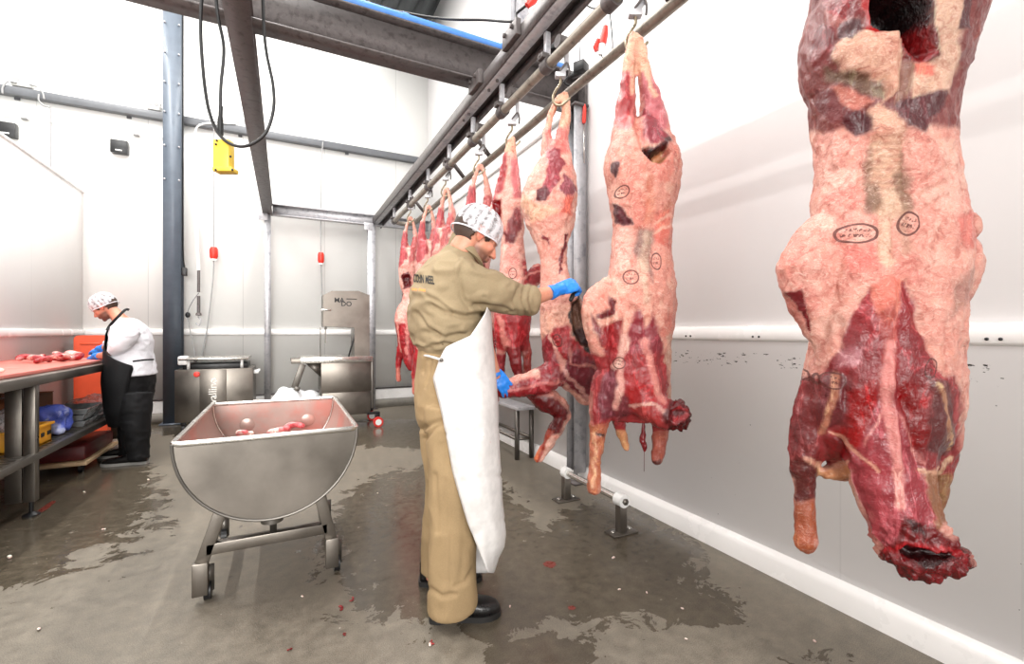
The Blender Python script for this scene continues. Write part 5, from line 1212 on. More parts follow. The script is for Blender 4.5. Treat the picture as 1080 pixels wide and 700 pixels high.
# ---------------------------------------------------------------- boxy machine by the dark column
d1 = 5.85
def quad(u0, u1, d): return J(u0, 350, d), J(u1, 350, d)
a = JY(184, 350, 6.75); b = JY(267, 350, 6.75); mx = (a.x+b.x)/2; mw = b.x-a.x; my = 6.75; MD = .62
r = empty('steel_machine', 'boxy stainless steel machine with raised lid and red knob beside the dark column', 'machine', (mx, my+MD/2, 0))
zt1 = CAMH-38*my/1.212/FPX; zt1 = J(225, 389, my/1.19).z
g = G(); g.box((mx, my+MD/2, (.14+zt1)/2), (mw, MD, zt1-.14), bev=.006); g.box((mx-.02, my-.008, (.2+zt1)/2), (.28, .016, zt1-.22), bev=.003); bd = part('body', g, M_STEEL, r)
g = G(); g.box((mx-.01, my+MD/2, zt1+.125), (mw*.90, MD*.95, .035), bev=.012); lid = part('lid', g, M_STEEL_B, r)
for sx in (-.33, .33):
    for yy in (.06, MD-.06):
        g = G(); g.cyl((mx+sx*mw/.96, my+yy, zt1), (mx+sx*mw/.96, my+yy, zt1+.11), .018, 10); part('lid_post', g, M_WHITEP, r)
g = G(); g.box((mx, my+MD/2+.02, zt1+.03), (mw*.84, MD*.8, .06), bev=.005); part('sealing_bed', g, M_BLACKP, r)
g = G(); g.box((mx-mw*.41, my+.1, zt1+.11), (.10, .16, .11), bev=.02); part('hinge_cap', g, M_WHITEP, r)
k_ = J(207, 395, my/1.21-.02)
g = G(); g.lathe((k_.x, my-.002, k_.z), [(0, 0), (.034, 0), (.034, .010), (.026, .014), (.026, .035), (.0, .037)], 20, Matrix.Rotation(PI/2, 3, 'X')); part('knob', g, M_REDP, r)
g = G(); g.box((mx+mw/2+.03, my+.12, zt1-.06), (.06, .05, .05), bev=.01); g.box((mx+mw/2+.06, my+.12, zt1-.04), (.03, .04, .03), bev=.004); part('side_switch', g, M_WHITEP, r)
for sx in (-1, 1):
    for yy in (.07, MD-.07):
        g = G(); x = mx+sx*(mw/2-.08); g.cyl((x-.016, my+yy, .055), (x+.016, my+yy, .055), .055, 18); g.box((x, my+yy, .12), (.05, .07, .05), bev=.004); part('caster', g, M_BLACKP, r)
def text3d(body, size, M4, mat, root, name, ext=.002, bold=0):
    cu = bpy.data.curves.new('t', 'FONT'); cu.body = body; cu.size = size; cu.extrude = ext; cu.offset = bold; cu.align_x = 'CENTER'; cu.align_y = 'CENTER'
    o = bpy.data.objects.new('t', cu); C.objects.link(o); dg = bpy.context.evaluated_depsgraph_get(); ev = o.evaluated_get(dg); me = ev.to_mesh()
    g = G(); g.add([M4 @ v.co for v in me.vertices], [tuple(p.vertices) for p in me.polygons]); ev.to_mesh_clear(); bpy.data.objects.remove(o)
    return part(name, g, mat, root, auto=None)
face = Matrix.Rotation(PI/2, 4, 'X')
text3d('vallino', .125, Matrix.Translation((mx-.02, my-.018, zt1-.27)) @ face @ Matrix.Rotation(PI/2, 4, 'Z'), M_STEEL_B, r, 'embossed_lettering', .003)

# ---------------------------------------------------------------- band saw
ys = 6.2
P_ = lambda u, v: JY(u, v, ys)
r = empty('band_saw', 'stainless steel butcher band saw on casters standing by the end of the rail', 'saw', (P_(365, 350).x, ys+.3, 0))
BD = .55
def sbox(u0, v0, u1, v1, dy=0, dep_=BD, bev=.006, g=None):
    a = P_(u0, v0); b = P_(u1, v1); g = g or G(); g.box(((a.x+b.x)/2, ys+dy+dep_/2, (a.z+b.z)/2), (abs(b.x-a.x), dep_, abs(a.z-b.z)), bev=bev); return g
part('cabinet', sbox(338.5, 382, 392, 412), M_STEEL, r); part('lower_cabinet', sbox(339.5, 413, 391, 436, .01), M_STEEL, r)
g = G(); poly = [P_(u, v) for u, v in ((341, 344), (341, 311), (350, 306.5), (378, 306.5), (390, 311), (390, 378), (374, 378), (374, 345.5))]
g.prism(poly, (0, .02, 0), (0, .36, 0)); hd = part('blade_housing', g, M_STEEL, r)
a = P_(341.5, 326.5); g = G(); g.bar(a+Vector((-.03, .0, 0)), a+Vector((.09, 0, 0)), .015, .02, bev=.004); part('latch', g, M_STEEL_B, r)
g = G(); a = P_(344, 346); b = P_(344, 362); g.bar(a+Vector((0, .12, .03)), b+Vector((0, .12, 0)), .014, .02); g.box(a+Vector((0, .10, 0)), (.03, .04, .03), bev=.006); part('blade_guide', g, M_STEEL_D, r)
g = G(); a = P_(339, 345); b = P_(339, 377); g.bar(a+Vector((0, .2, 0)), b+Vector((0, .2, 0)), .012, .02); part('blade', g, M_STEEL_D, r)
g = G(); a = P_(375.5, 350); b = P_(368, 377); g.bar(a+Vector((0, .05, 0)), b+Vector((0, .05, 0)), .012, .02); part('pusher_rod', g, M_BLACKP, r)
part('table', sbox(317, 377, 393, 381, -.04, BD+.1, .003), M_STEEL_B, r)
g = sbox(307, 378.5, 338, 382.5, -.02, BD*.8, .004); a = P_(309, 381); g.cyl(a, a+Vector((0, BD*.75, 0)), .025, 12); part('sliding_table', g, M_STEEL, r)
g = G(); g.prism([P_(322, 383), P_(338.5, 383), P_(338.5, 398)], (0, 0, 0), (0, .3, 0)); part('bracket', g, M_STEEL_D, r)
g = G(); a = P_(319.5, 384); b = P_(310.5, 409); g.bar(a, b, .075, .03, up=(0, 1, 0), bev=.006); g.bar(b, b+Vector((.06, 0, -.02)), .05, .05, bev=.006); part('discharge_lever', g, M_STEEL_D, r)
part('side_rail', sbox(391.5, 377, 394, 430, -.01, .05), M_STEEL_D, r)
M_WRIM = simple('red_wheel_rim', (206, 46, 40), .4)
for u, yy in ((399, 0), (347, 0), (399, .5), (347, .5)):
    x = P_(u-1, 440).x; g = G(); g.tube([(x-.02, ys+yy, .075), (x+.02, ys+yy, .075)], .058, 20); g.box((x, ys+yy+.01, .15), (.06, .06, .05), bev=.006); g.box((x-.05, ys+yy+.02, .175), (.16, .08, .025)); cst = part('caster', g, M_BLACKP, r)
    g = G(); M = Matrix.Rotation(PI/2, 3, 'X'); g.lathe((x, ys+yy-.035, .064), [(.030, 0), (.064, 0), (.064, .05), (.030, .05)], 24, M); part('red_tyre', g, M_WRIM, cst)
    g = G(); g.lathe((x, ys+yy-.038, .064), [(0, 0), (.040, 0), (.040, .05), (0, .05)], 20, M); part('wheel_hub', g, M_WHITEP, cst)
c = P_(358, 316.5); text3d('MA', .085, Matrix.Translation((c.x, ys+.018, c.z)) @ face @ Matrix.Shear('XZ', 4, (.0, .0)), M_BLACKP, hd, 'lettering', .001, .002)
c = P_(365.5, 320.5); text3d('DO', .085, Matrix.Translation((c.x, ys+.018, c.z)) @ face, M_BLACKP, hd, 'lettering', .001, .002)
a = P_(366, 315); g = G(); g.box((a.x+.06, ys+.018, a.z), (.13, .002, .010)); part('printed_line', g, M_BLACKP, hd)
# white bag behind the trough
g = G(); c = P_(313, 414); rs = random.Random(3)
for k in range(9): g.ell((c.x+rs.uniform(-.20, .22), ys+.12+rs.uniform(-.08, .08), .20+rs.uniform(0, .22)), (.13, .11, .16), n=14, m=10)
g.box((c.x+.02, ys+.12, .10), (.52, .30, .2))
V, F, E = solid(g, .02, 3); V = V+normals(V, F)*(fnoise(V, 9, 4, 3)*.025)[:, None]; V[:, 2] -= V[:, 2].min()
M_BAGW = simple('white_plastic_bag', (236, 238, 240), .3, 0, .03, 6, .2, 20)
o = np_obj('plastic_bag', V, F, M_BAGW); fin(recentre(o), 'crumpled white plastic bag on the floor left of the band saw', 'bag')

# ---------------------------------------------------------------- cutting table
TX = -1.50; TW = .92; TY0, TY1 = .9, 6.42; TZ = .955
M_RED = simple('red_cutting_board', (204, 112, 100), .4, 0, .12, 4, .05, 60, col2=(222, 168, 154), thr=.55)
r = empty('work_table', 'long stainless steel work table with a slatted lower shelf along the left wall', 'table', (TX-TW/2, (TY0+TY1)/2, 0))
g = G(); g.box((TX-TW/2, (TY0+TY1)/2, TZ-.035), (TW, TY1-TY0, .065), bev=.006); part('table_top', g, M_STEEL, r)
LY = [1.4, 4.22, 6.28]
for y in LY:
    for x in (TX-.045, TX-TW+.05):
        g = G(); g.bar((x, y, TZ-.06), (x, y, .10), .06, .06, up=(0, 1, 0), bev=.004)
        if x > TX-.1: g.bar((x-.085, y+.0, TZ-.06), (x-.085, y+.0, .10), .085, .03, up=(0, 1, 0), bev=.003)
        lg = part('leg', g, M_STEEL, r)
        g = G(); g.lathe((x, y, 0), [(.045, 0), (.045, .012), (.02, .025), (.012, .03), (.012, .10), (0, .10)], 16); part('levelling_foot', g, M_BLACKP, lg)
g = G(); zs = .40
g.bar((TX-.03, TY0, zs), (TX-.03, TY1-.05, zs), .04, .05, bev=.004); g.bar((TX-TW+.03, TY0, zs), (TX-TW+.03, TY1-.05, zs), .04, .05, bev=.004)
for y in np.arange(TY0+.05, TY1-.08, .075): g.box((TX-TW/2, y, zs+.01), (TW-.08, .045, .012))
part('lower_shelf', g, M_STEEL_D, r)
g = G(); g.box((TX-TW/2-.02, (TY0+TY1-.15)/2, TZ+.013), (TW-.10, TY1-TY0-.2, .026), bev=.004); o = mesh_obj('cutting_board', g, M_RED, auto=35)
fin(recentre(o), 'long red plastic cutting board lying on the steel work table', 'cutting board')
tops = TZ+.027
M_SC2 = M_SCRAP
for i, (u, v, s, cl) in enumerate([(33, 379, .075, True), (42, 379, .065, True), (52, 380, .075, False), (57, 378.5, .08, True), (63, 376.5, .085, True), (70, 377, .085, True), (75.5, 371.5, .045, True), (-2, 391.5, .05, False)]):
    p = J(u, v, 4.9); d_ = (CAMH-tops)*FPX/(v+3-350); p = J(u, v+3, d_); p.y = min(p.y, 6.15)
    p.x = min(max(p.x, TX-TW+.14), TX-.14)
    scrap((p.x, p.y, tops), s, 100+i, ('dark red cut of meat on the red board, '+['leftmost of the row behind', 'second from the left', 'lying nearest the table edge', 'in the middle of the heap', 'large one in the heap', 'large one next to the blue gloves', 'small one behind the blue gloves', 'alone at the left picture edge'][i]), 'meat', 'cuts of meat on the board', cols=((168, 22, 34), (238, 190, 184)))
# orange block behind the table
M_ORB = simple('orange_red_plastic_board', (222, 84, 50), .5, 0, .06, 10, .2, 60)
a = JY(77.5, 350, 7.25); b = JY(113, 350, 7.25); zz = JY(95, 353.5, 7.25).z
g = G(); hw = (b.x-a.x)/2; c_ = .05; pl = []
for (sx, t0) in ((1, 0), (-1, PI/2)):
    for t in np.linspace(t0, t0+PI/2, 6): pl.append(Vector(((a.x+b.x)/2+sx*(hw-c_)+c_*math.cos(t), 7.25, zz-c_+c_*math.sin(t))))
pl += [Vector((a.x, 7.25, 0)), Vector((b.x, 7.25, 0))]
g.prism(pl, (0, 0, 0), (0, .20, 0)); r = empty('plastic_bin', 'tall orange-red plastic bin standing behind the table end and the man in white', 'bin', ((a.x+b.x)/2, 7.35, 0))
part('bin_body', g, M_ORB, r); g = G(); g.box(((a.x+b.x)/2, 7.245, zz-.10), (hw*1.2, .012, .02), bev=.004); g.box(((a.x+b.x)/2, 7.245, zz-.9), (hw*1.2, .012, .02), bev=.004); part('moulded_ribs', g, M_ORB, r)
# things on the lower shelf
def glass_wrap(name, col, alpha, rough=.15):
    m, nt, bs = newmat(name); co = coords(nt); n = noise_(nt, 22, 5, .7, co, 1.5)
    bs.inputs['Base Color'].default_value = rgba(col); nt.links.new(ramp(nt, n, [(.35, gr(alpha*.5)), (.65, gr(min(1, alpha*1.5)))]), bs.inputs['Alpha']); bs.inputs['Roughness'].default_value = rough
    bump(nt, bs, n, .8, .02); return m
M_FILM = glass_wrap('clear_plastic_film', (225, 228, 232), .40); M_FILMB = simple('blue_translucent_bag', (84, 104, 206), .3, 0, .3, 10, .5, 20, col2=(196, 206, 238), thr=.5)
zsh = zs+.018
def crumple(name, c, sx, sy, h, mat, label, cat, seed, amp=.03, n_=8):
    g = G(); rs = random.Random(seed)
    g.box((0, 0, h*.35), (sx*1.5, sy*1.5, h*.7))
    for k in range(n_): g.ell((rs.uniform(-.6, .6)*sx, rs.uniform(-.6, .6)*sy, h*rs.uniform(.4, .75)), (sx*.5, sy*.5, h*.3), n=12, m=8)
    V, F, E = solid(g, min(sx, sy)*.13, 2); V = V+normals(V, F)*(fnoise(V, 14, seed, 3)*amp)[:, None]; V[:, 2] -= V[:, 2].min()
    o = np_obj(name, V, F, mat); o.location = (c[0], c[1], zsh); return fin(o, label, cat)
M_CRATE = simple('yellow_plastic_crate', (226, 158, 26), .45, 0, .08, 12)
r = empty('plastic_crate', 'yellow plastic crate on the lower shelf left of the near table leg', 'crate', (TX-.27, 4.48, zsh))
g = G(); w_, l_, h_ = .34, .40, .15; c = Vector((TX-.27, 4.48, zsh))
g.box(c+UP*.008, (w_, l_, .016)); 
for sx in (-1, 1): g.box(c+Vector((sx*(w_/2-.008), 0, h_/2)), (.016, l_, h_), bev=.003)
for sy in (-1, 1): g.box(c+Vector((0, sy*(l_/2-.008), h_/2)), (w_, .016, h_), bev=.003)
part('crate_shell', g, M_CRATE, r); g = G()
for sx in (-1, 1): g.box(c+Vector((sx*(w_/2+.004), 0, h_-.01)), (.02, l_+.03, .02), bev=.004)
for sy in (-1, 1): g.box(c+Vector((0, sy*(l_/2+.004), h_-.01)), (w_+.03, .02, .02), bev=.004)
part('crate_rim', g, M_CRATE, r); g = G()
for k in range(4): g.box(c+Vector((w_/2+.002, -.15+.1*k, h_*.5)), (.006, .05, .03), bev=.002)
part('hand_slot', g, M_BLACKP, r)
o = crumple('plastic_film', (TX-.27, 4.48), .12, .15, .26, M_FILM, 'clear plastic film bulging out of the yellow crate', 'film', 5); o.location.z = zsh+.02
crumple('plastic_bag', (TX-.21, 4.98), .13, .14, .24, M_FILMB, 'blue plastic bag on the lower shelf right of the near table leg', 'bag', 6)
M_TRAY = simple('clear_grey_plastic_tray', (150, 154, 156), .25, 0, .25, 14, .4, 30, col2=(220, 224, 226), thr=.55)
for i, (y, x, zt_, lab) in enumerate([(5.46, TX-.26, 0, 'grey plastic tray at the bottom of the stack on the lower shelf'), (5.46, TX-.27, .052, 'grey plastic tray in the middle of the stack on the lower shelf'), (5.48, TX-.25, .104, 'grey plastic tray topmost of the stack on the lower shelf'), (5.96, TX-.25, 0, 'shallow grey tray on the lower shelf near the far table leg')]):
    g = G(); h_ = .05; L = .44; W_ = .38
    g.loft([[Vector((sx*W_/2*k, sy*L/2*k, z)) for sx, sy in ((-1, -1), (1, -1), (1, 1), (-1, 1))] for k, z in ((.88, 0), (1.0, h_), (.96, h_), (.85, .006))]); g.box((0, 0, h_), (W_*1.04, L*1.04, .004)) if False else None
    o = mesh_obj('plastic_tray', g, M_TRAY, auto=30); o.location = (x, y, zsh+zt_); fin(o, lab, 'tray', 'grey trays on the lower shelf')
o = crumple('plastic_film', (TX-.26, 5.96), .16, .2, .17, M_FILM, 'clear plastic film on the shallow tray near the far table leg', 'film', 9); o.location.z = zsh+.03
M_CARD = simple('brown_cardboard', (150, 96, 60), .8, 0, .15, 6, .2, 40)
for i, (x, y, sx, sy, z, h_, lab) in enumerate([(TX-.67, 3.7, .36, 1.3, 0, .30, 'dark brown carton at the back of the lower shelf, left part'), (TX-.67, 5.2, .36, 1.3, 0, .26, 'long brown carton at the back of the lower shelf, right part')]):
    g = G(); g.box((0, 0, h_/2), (sx, sy, h_), bev=.004); r = empty('cardboard_box', lab, 'box', (x, y, zsh+z)); o = part('carton', G().box((x, y, zsh+z+h_/2), (sx, sy, h_), bev=.004), M_CARD, r)
    g = G(); g.box((x, y, zsh+z+h_+.003), (sx*1.02, sy*1.01, .006)); part('flap', g, M_CARD, r)
    g = G(); g.box((x, y, zsh+z+h_+.0065), (.06, sy*1.01, .001)); part('tape', g, M_TRAY, r)
# crate and plank under the shelf
r = empty('low_trolley', 'low trolley with dark red crates under the far end of the work table', 'trolley', (TX-.35, 5.7, 0))
M_DRED = simple('dark_red_plastic', (92, 28, 30), .4, 0, .2, 10); M_WOOD = simple('pale_wood_plank', (206, 178, 140), .6, 0, .12, 5, stretch=(8, 1, 1))
g = G(); g.box((TX-.35, 5.7, .085), (.55, .85, .03), bev=.004); part('deck', g, M_WOOD, r)
g = G(); g.box((TX-.35, 5.7, .17), (.5, .75, .13), bev=.02); part('crate', g, M_DRED, r)
for sx in (-.22, .22):
    for sy in (-.36, .36): g = G(); g.cyl((TX-.35+sx-.015, 5.7+sy, .036), (TX-.35+sx+.015, 5.7+sy, .036), .036, 14); part('wheel', g, M_BLACKP, r)

# ---------------------------------------------------------------- low guard rail by the right wall
r = empty('guard_rail', 'low stainless tube rail on two floor brackets in front of the right wall', 'guard rail', (1.87, 2.52, 0))
g = G(); g.cyl((1.87, 2.20, .205), (1.87, 2.86, .205), .022, 16); part('tube', g, M_STEEL_B, r)
for y in (2.22, 2.84):
    g = G(); g.box((1.87, y, .10), (.055, .05, .19), bev=.004); p_ = part('bracket_post', g, M_STEEL, r)
    g = G(); g.box((1.87, y, .006), (.19, .10, .012), bev=.003); part('foot_plate', g, M_STEEL, p_)
    for sx in (-.065, .065): g = G(); g.cyl((1.87+sx, y, .012), (1.87+sx, y, .022), .013, 6); part('anchor_bolt', g, M_STEEL_B, p_)
    g = G(); g.cyl((1.87, y-.035, .205), (1.87, y+.035 if y < 2.5 else y+.02, .205), .040, 20); part('white_roller', g, M_WHITEP, r)
    g = G(); g.cyl((1.87, y-.048, .205), (1.87, y-.034, .205), .020, 6); part('nut', g, M_STEEL, r)
# drip tray stand at the wall further back
r = empty('low_bench', 'low narrow stainless bench against the right wall behind the carcasses', 'bench', (2.1, 4.6, 0))
g = G(); g.box((2.11, 4.6, .50), (.20, 1.4, .03), bev=.004); part('bench_top', g, M_GALV, r)
for y in (3.95, 4.1+1.2):
    for x in (2.03, 2.19): g = G(); g.bar((x, y, .49), (x, y, .0), .035, .035, up=(0, 1, 0)); part('leg', g, M_STEEL_D, r)
for x in (2.03, 2.19): g = G(); g.bar((x, 3.95, .20), (x, 5.3, .20), .025, .025); part('stretcher', g, M_STEEL, r)
for y in (3.95, 5.3): g = G(); g.bar((2.03, y, .20), (2.19, y, .20), .025, .025); part('stretcher', g, M_STEEL, r)

# ---------------------------------------------------------------- cables, plugs and boxes
def cable(pts, rad, mat, n=10, nb=8): g = G(); g.tube(bez(pts, nb), rad, n, round_end=True); return g
dC = 2.5
r = empty('pendant_control', 'yellow pendant control box hanging on a looped black cable', 'control box', tuple(J(236, 180, dC)))
g = cable([J(222, -260, dC), J(225, -60, dC), J(229, 10, dC), J(236, 50, dC), J(233, 90, dC), J(232.5, 118, dC)], .0085, M_BLACKR); g.tube(bez([J(233, 112, dC), J(232.5, 126, dC), J(232.5, 142, dC)], 4), [.011]*4+[.015]*5, 12); part('supply_cable', g, M_BLACKR, r, smooth=True)
M2 = Matrix((RT, FW, UP)).transposed()
g = G(); a = J(236, 165, dC); g.box(a, (.092, .06, .175), M=M2, bev=.012); bx_ = part('box', g, M_YEL, r)
g = G(); g.box(J(238, 180, dC), (.108, .07, .026), M=M2, bev=.008); part('end_cap', g, M_YEL, bx_)
for u, v in ((227.5, 152), (243, 165), (227.5, 179), (245, 179), (228.5, 148)): g = G(); c = J(u, v, dC-.035); g.ell(c, (.006, .006, .006)); part('screw', g, M_BLACKP, bx_)
g = cable([J(220, -260, dC-.05), J(218, -60, dC-.05), J(212, 10, dC-.05), J(213, 60, dC-.05), J(220, 115, dC-.05), J(234, 145, dC-.05), J(256, 154.5, dC-.05), J(278, 143, dC-.05), J(288, 118, dC-.05), J(288, 90, dC-.05), J(281, 55, dC-.05), J(278, 20, dC-.05), J(276, -60, dC-.05), J(272, -260, dC-.05)], .0085, M_BLACKR)
o = mesh_obj('black_cable', g, M_BLACKR, smooth=True); fin(recentre(o), 'thick black cable hanging in a big loop in front of the yellow box', 'cable')
# hanging power cords with red connectors near the back wall
def drop(name, pts, d, cv, lab, w=.05, h=.12, cu_=None):
    r = empty(name, lab, 'power cord', tuple(J(pts[-1][0], pts[-1][1], d)))
    part('cord', cable([J(u, v, d) for u, v in pts], .008 if d > 5 else .006, M_GREYCABLE), M_GREYCABLE, r, smooth=True)
    c = J(cu_, cv, d); g = G(); g.tube([c+UP*h*.5, c+UP*h*.3, c-UP*h*.3, c-UP*h*.5], [w*.45, w*.62, w*.62, w*.4], 14); cn = part('red_connector', g, M_REDP, r, smooth=True)
    g = G(); g.cyl(c-UP*h*.48, c-UP*h*.62, w*.5, 12); part('white_collar', g, M_WHITEP, cn); return r
drop('power_cord', [(225.5, 128), (225.5, 180), (225.5, 240), (225.5, 268), (225, 290), (222, 320), (218, 350), (213, 376)], 6.44, 267, 'grey power cord with red connector hanging above the boxy machine', .085, .17, 225.5)
drop('power_cord', [(340.5, 150), (339, 175), (338.5, 230), (338.5, 273), (339.5, 300), (340, 345)], 7.05, 272, 'grey power cord with red connector hanging above the band saw', .075, .17, 338.5)
g = cable([J(206, 165, 6.34), J(205.5, 145, 6.34), J(208, 134, 6.34), J(218, 130, 6.34), J(232, 131, 6.34)], .012, M_GREYCABLE)
g2 = G(); g2.add(g.v, g.f); g2.tube([J(206.5, 165, 6.34), J(207, 235, 6.34), J(209.5, 285, 6.34)], .022, 10); r = empty('air_hose', 'pale hose with spring and hooks hanging beside the dark column', 'hose', tuple(J(209, 335, 6.34)))
part('hose', g2, M_WHITEP, r, smooth=True)
g = G(); g.tube([J(209.5, 283, 6.34), J(209.5, 308, 6.34)], .018, 10); g.tube([J(209.5, 312, 6.34), J(209.5, 330, 6.34)], .020, 10); g.lathe(J(209.5, 333, 6.34), [(0, 0), (.04, .01), (.03, .04), (0, .05)], 12); part('coil_spring', g, M_GALV_D, r)
g = cable([J(209.5, 309, 6.34), J(203, 318, 6.34), J(198, 330, 6.34), J(200, 345, 6.34), J(206, 377, 6.34)], .006, M_GREYCABLE); part('thin_line', g, M_GREYCABLE, r, smooth=True)
g = cable([J(209, 334, 6.34), J(212, 338, 6.34), J(210, 343, 6.34), J(207, 341, 6.34)], .008, M_GALV); part('hook', g, M_GALV, r, smooth=True)
g = G(); g.ell(J(198, 332, 6.34), (.03, .02, .04)); part('clip', g, M_BLACKP, r, smooth=True)
# socket on the column
c = J(193, 288, 6.15); r = empty('wall_switch', 'small black switch box fixed to the right side of the dark column', 'switch', (CX+.13, 7.6, c.z))
g = G(); g.box((CX+.13, 7.56, J(193, 288, 6.35).z), (.06, .08, .11), bev=.01); part('switch_box', g, M_BLACKP, r)
g = G(); g.tube(bez([Vector((CX+.13, 7.56, J(193, 284, 6.35).z)), Vector((CX+.115, 7.56, J(192, 268, 6.35).z)), Vector((CX+.112, 7.56, J(192, 200, 6.35).z)), Vector((CX+.112, 7.56, 6.0))], 5), .010, 8); part('conduit', g, M_BLACKR, r, smooth=True)
# two black panels on the back wall
for (u0, v0, u1, v1, lab) in ((-3, 128, 18, 146, 'black rectangular speaker box on the back wall above the partition edge'), (117, 147, 135.5, 163.5, 'black rectangular speaker box on the back wall left of the dark column')):
    a = JY(u0, v0, YB-.05); b = JY(u1, v1, YB-.05); r = empty('wall_speaker', lab, 'speaker', ((a.x+b.x)/2, YB-.05, b.z))
    g = G(); g.box(((a.x+b.x)/2, YB-.05, (a.z+b.z)/2), (b.x-a.x, .09, a.z-b.z), bev=.008); part('cabinet', g, M_BLACKP, r)
    g = G(); g.box(((a.x+b.x)/2, YB-.096, b.z+.035), (.07, .004, .016)); part('badge', g, M_WHITEP, r)
# junction boxes
for (u, v, sx, sz, lab, feeds) in ((24.5, 86, .20, .16, 'light grey junction box above the wall pipe at the far left', [[(17, 87), (8, 86), (3, 92), (2.5, 98)], [(32, 89), (40, 92), (45, 98), (46.5, 104)], [(41, 100), (41, 106), (46, 111), (52, 113), (53.5, 120), (53.5, 178)]]), (162.5, 112, .15, .13, 'light grey junction box next to the dark column above the wall pipe', [[(169, 113), (174, 118), (177, 121)]]), (255, 130, .22, .19, 'pale junction box on the wall pipe behind the left overhead beam', [[(248, 131), (235, 130.5), (210, 131)]])):
    c = JY(u, v, YB-.06); r = empty('junction_box', lab, 'junction box', (c.x, YB-.06, c.z-sz/2)); g = G(); g.box((c.x, YB-.056, c.z), (sx, .10, sz), bev=.012); part('box', g, simple('light_grey_plastic', (196, 196, 192), .5), r)
    g = G(); 
    for k in (-1, 1): g.cyl((c.x+k*sx*.22, YB-.10, c.z+.01), (c.x+k*sx*.22, YB-.108, c.z+.01), sz*.22, 14)
    part('gland', g, M_GREYCABLE, r)
    for f in feeds: part('conduit', cable([JY(a, b, YB-.115) for a, b in f], .010, M_GREYCABLE), M_GREYCABLE, r, smooth=True)
# thin white conduit
g = cable([JY(u, v, YB-.03) for u, v in ((-6, 121.5), (28, 125), (90, 135), (144, 142), (192, 146))], .014, M_WHITEP, nb=3)
r = empty('conduit_pipe', 'thin white conduit running along the back wall under the dark wall pipe', 'conduit', tuple(JY(90, 135, YB-.03))); part('pipe', g, M_WHITEP, r, smooth=True)
for u, v in ((26, 124.7), (144, 142)): c = JY(u, v, YB-.03); g = G(); g.cyl(c-Vector((.03, 0, 0)), c+Vector((.03, 0, 0)), .022, 12); part('clip', g, M_GREYCABLE, r)
# top cable from beam clamp to the roof and red plugs
g = cable([J(370, -30, 3.4), J(390, 3, 3.4), J(430, 14, 3.35), J(470, 20, 3.3), J(510, 21, 3.2), J(541, 22.5, 3.05), J(545, 14, 3.05), J(556, 4, 3.0), J(562, -12, 3.0)], .009, M_BLACKR)
r = empty('power_cord', 'black cord with red plug running above the main beam at the top', 'power cord', tuple(J(541, 22, 3.05))); part('cord', g, M_BLACKR, r, smooth=True)
g = G(); g.tube([J(556, 6, 2.98), J(561, 0, 2.98), J(568, -10, 2.98)], [.020, .034, .034], 14); part('red_plug', g, M_REDP, r, smooth=True)
dp = 3.0
r = empty('power_cord', 'dangling red and white plug with thin black cord near the second carcass hook', 'power cord', tuple(J(632, 58, dp)))
g = cable([J(634, 56, dp), J(637, 65, dp), J(643, 63, dp), J(646, 50, dp), J(645, 30, dp), J(643, 10, dp), J(640, -40, dp)], .0045, M_BLACKR); part('cord', g, M_BLACKR, r, smooth=True)
g = G(); g.tube([J(638.5, 28, dp), J(637.5, 36, dp), J(635, 47, dp)], [.018, .026, .028], 14); g.tube([J(631, 42, dp), J(628, 50, dp), J(629, 54, dp)], [.016, .018, .012], 12); pl_ = part('red_plug', g, M_REDP, r, smooth=True)
g = G(); g.tube([J(635, 47, dp), J(634, 53, dp), J(632.5, 58, dp)], [.024, .020, .010], 14); part('white_tip', g, M_WHITEP, pl_, smooth=True)
g = cable([J(616, 4, dp), J(626, 9, dp), J(634, 6, dp), J(638, -4, dp), J(640, -30, dp)], .0045, M_BLACKR); o = mesh_obj('black_cable', g, M_BLACKR, smooth=True); fin(recentre(o), 'thin black cord looping beside the rail hanger at the top', 'cable')
for (u, v, s, lab, ln) in ((585, 50, .085, 'black sensor box under the main beam beside the rail pipe', [(585, 60), (580, 64), (582, 70)]), (613, 72, .085, 'black sensor box above the third carcass hook', [(606, 78), (598, 82), (596, 88), (610, 92), (612, 84)])):
    c = J(u, v, 2.95); r = empty('sensor_box', lab, 'sensor', tuple(c-UP*s/2)); g = G(); g.box(c, (s, s*.9, s*.8), rz=.5, bev=.008); part('housing', g, M_BLACKP, r)
    part('cable', cable([J(a, b, 2.95) for a, b in ln], .007, M_BLACKR), M_BLACKR, r, smooth=True)
g = G(); c0, c1 = J(603, 80, 2.97), J(614, 74, 2.95); g.cyl(c0, c1, .022, 12); o = mesh_obj('black_connector', g, M_BLACKP, auto=40) ; fin(recentre(o), 'black cylindrical connector joined to the sensor box above the third hook', 'connector')
g = G(); g.cyl(J(611.5, 66, 2.97), J(611.5, 20, 2.97), .004, 8); o = mesh_obj('suspension_rod', g, M_GALV, auto=40); fin(recentre(o), 'thin steel rod rising from the sensor box above the third hook', 'rod')
# red handled tool on the column
c = JY(616, 120, 3.068); dd = c.x*FW.x+c.y*FW.y
r = empty('sharpening_steel', 'red-handled steel rod hanging at the top of the wall column', 'tool', tuple(J(616, 170, dd)))
g = G(); g.tube([J(616.5, 110, dd), J(616.5, 114, dd), J(616, 127, dd), J(615.8, 130, dd)], [.008, .015, .017, .012], 12); part('handle', g, M_REDP, r, smooth=True)
g = G(); g.cyl(J(615.8, 130, dd), J(616, 172, dd), .005, 10); part('rod', g, M_STEEL_B, r)
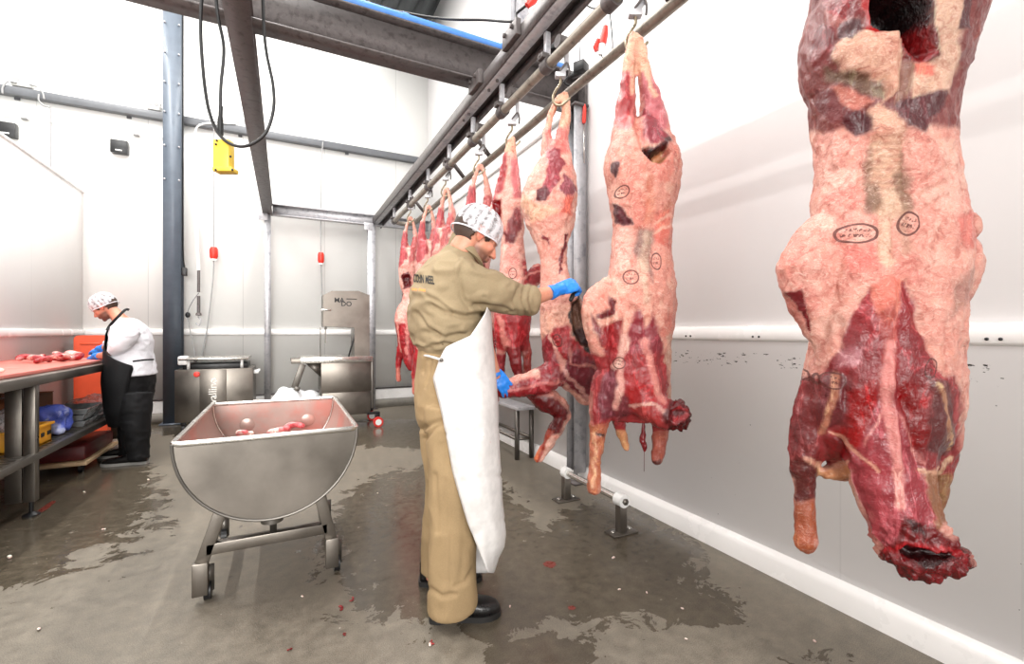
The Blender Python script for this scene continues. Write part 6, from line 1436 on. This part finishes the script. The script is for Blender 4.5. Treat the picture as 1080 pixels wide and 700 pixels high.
# dripping blood clot under the second carcass
d_ = 1.99
r = empty('blood_clot', 'dark red shred dripping under the second carcass from the right', 'blood clot', tuple(J(679, 497, d_)))
g = G(); g.tube(bez([J(678, 445, d_), J(678.5, 455, d_), J(677.5, 464, d_), J(680, 470, d_), J(679.5, 477, d_)], 4), list(np.interp(np.linspace(0, 4, 17), range(5), [.006, .010, .014, .012, .004])), 10)
V, F, E = solid(g, .003, 1); V += normals(V, F)*(fnoise(V, 90, 3, 2)*.004)[:, None]; off = np.array(r.location); M_CLOT = simple('clotted_blood', (104, 12, 20), .25, 0, .2, 40)
np_obj('clot', V-off, F, M_CLOT, parent=r)
g = G(); g.cyl(J(679.5, 476, d_), J(679.3, 497, d_), .0012, 6); part('drip', g, M_CLOT, r)
# small scraps on the floor
for i, (u, v, s) in enumerate([(154, 507, .018), (87, 520, .016), (645, 588, .014), (653, 623, .010), (684, 625, .010), (457, 680, .014), (5, 590, .02), (46, 663, .015), (110, 559, .014), (321, 628, .012), (540, 640, .01), (720, 641, .01), (862, 677, .012), (725, 676, .012), (400, 520, .014)]):
    p = JZ(u, v, 0); scrap((p.x, p.y, 0), s, 200+i, 'tiny pale scrap of fat lying on the wet floor', 'fat scrap', 'pale scraps on the floor', cols=((240, 220, 208), (250, 240, 232)), curl=False)
for i, (u, v, s) in enumerate([(370, 633, .011), (358, 643, .012), (365, 669, .010), (305, 685, .009), (457, 678, .010)]):
    p = JZ(u, v, 0); scrap((p.x, p.y, 0), s, 230+i, 'tiny dark red scrap of meat lying on the floor', 'meat scrap', 'red scraps on the floor', cols=((120, 14, 20), (160, 40, 40)))
# screw heads on the bumper strip
for (y) in np.arange(.2, 5.4, .45):
    for q in (0, .035):
        g = G(); g.cyl((XW-.030, y+q, 1.225), (XW-.033, y+q, 1.225), .006, 8)
        o = mesh_obj('screw', g, M_BLACKP, auto=40); fin(recentre(o), 'small dark screw head in the white bumper strip of the right wall', 'screw', 'screw heads in the bumper strip')

# drops of blood on the floor
M_STAIN = simple('thin_blood_stain', (104, 44, 36), .3, 0, .15, 30)
for i, (u, v, s_, lab) in enumerate([(580, 595, .036, 'round red blood stain on the floor beside the guard rail'), (603, 641, .018, 'small red blood stain on the floor nearer the camera'), (48, 535, .05, 'long red smear on the floor beside the near table leg')]):
    p_ = JZ(u, v, 0); rs = random.Random(i); g = G(); st = 3.2 if i == 2 else 1
    pl = [Vector((p_.x+math.cos(a)*s_*rs.uniform(.75, 1.1)*(.5 if i == 2 else 1), p_.y+math.sin(a)*s_*st*rs.uniform(.75, 1.1), .0005)) for a in np.linspace(0, 2*PI, 22)[:-1]]
    g.prism(pl, (0, 0, 0), (0, 0, .0008)); o = mesh_obj('blood_stain', g, M_STAIN); fin(recentre(o), lab, 'blood stain')
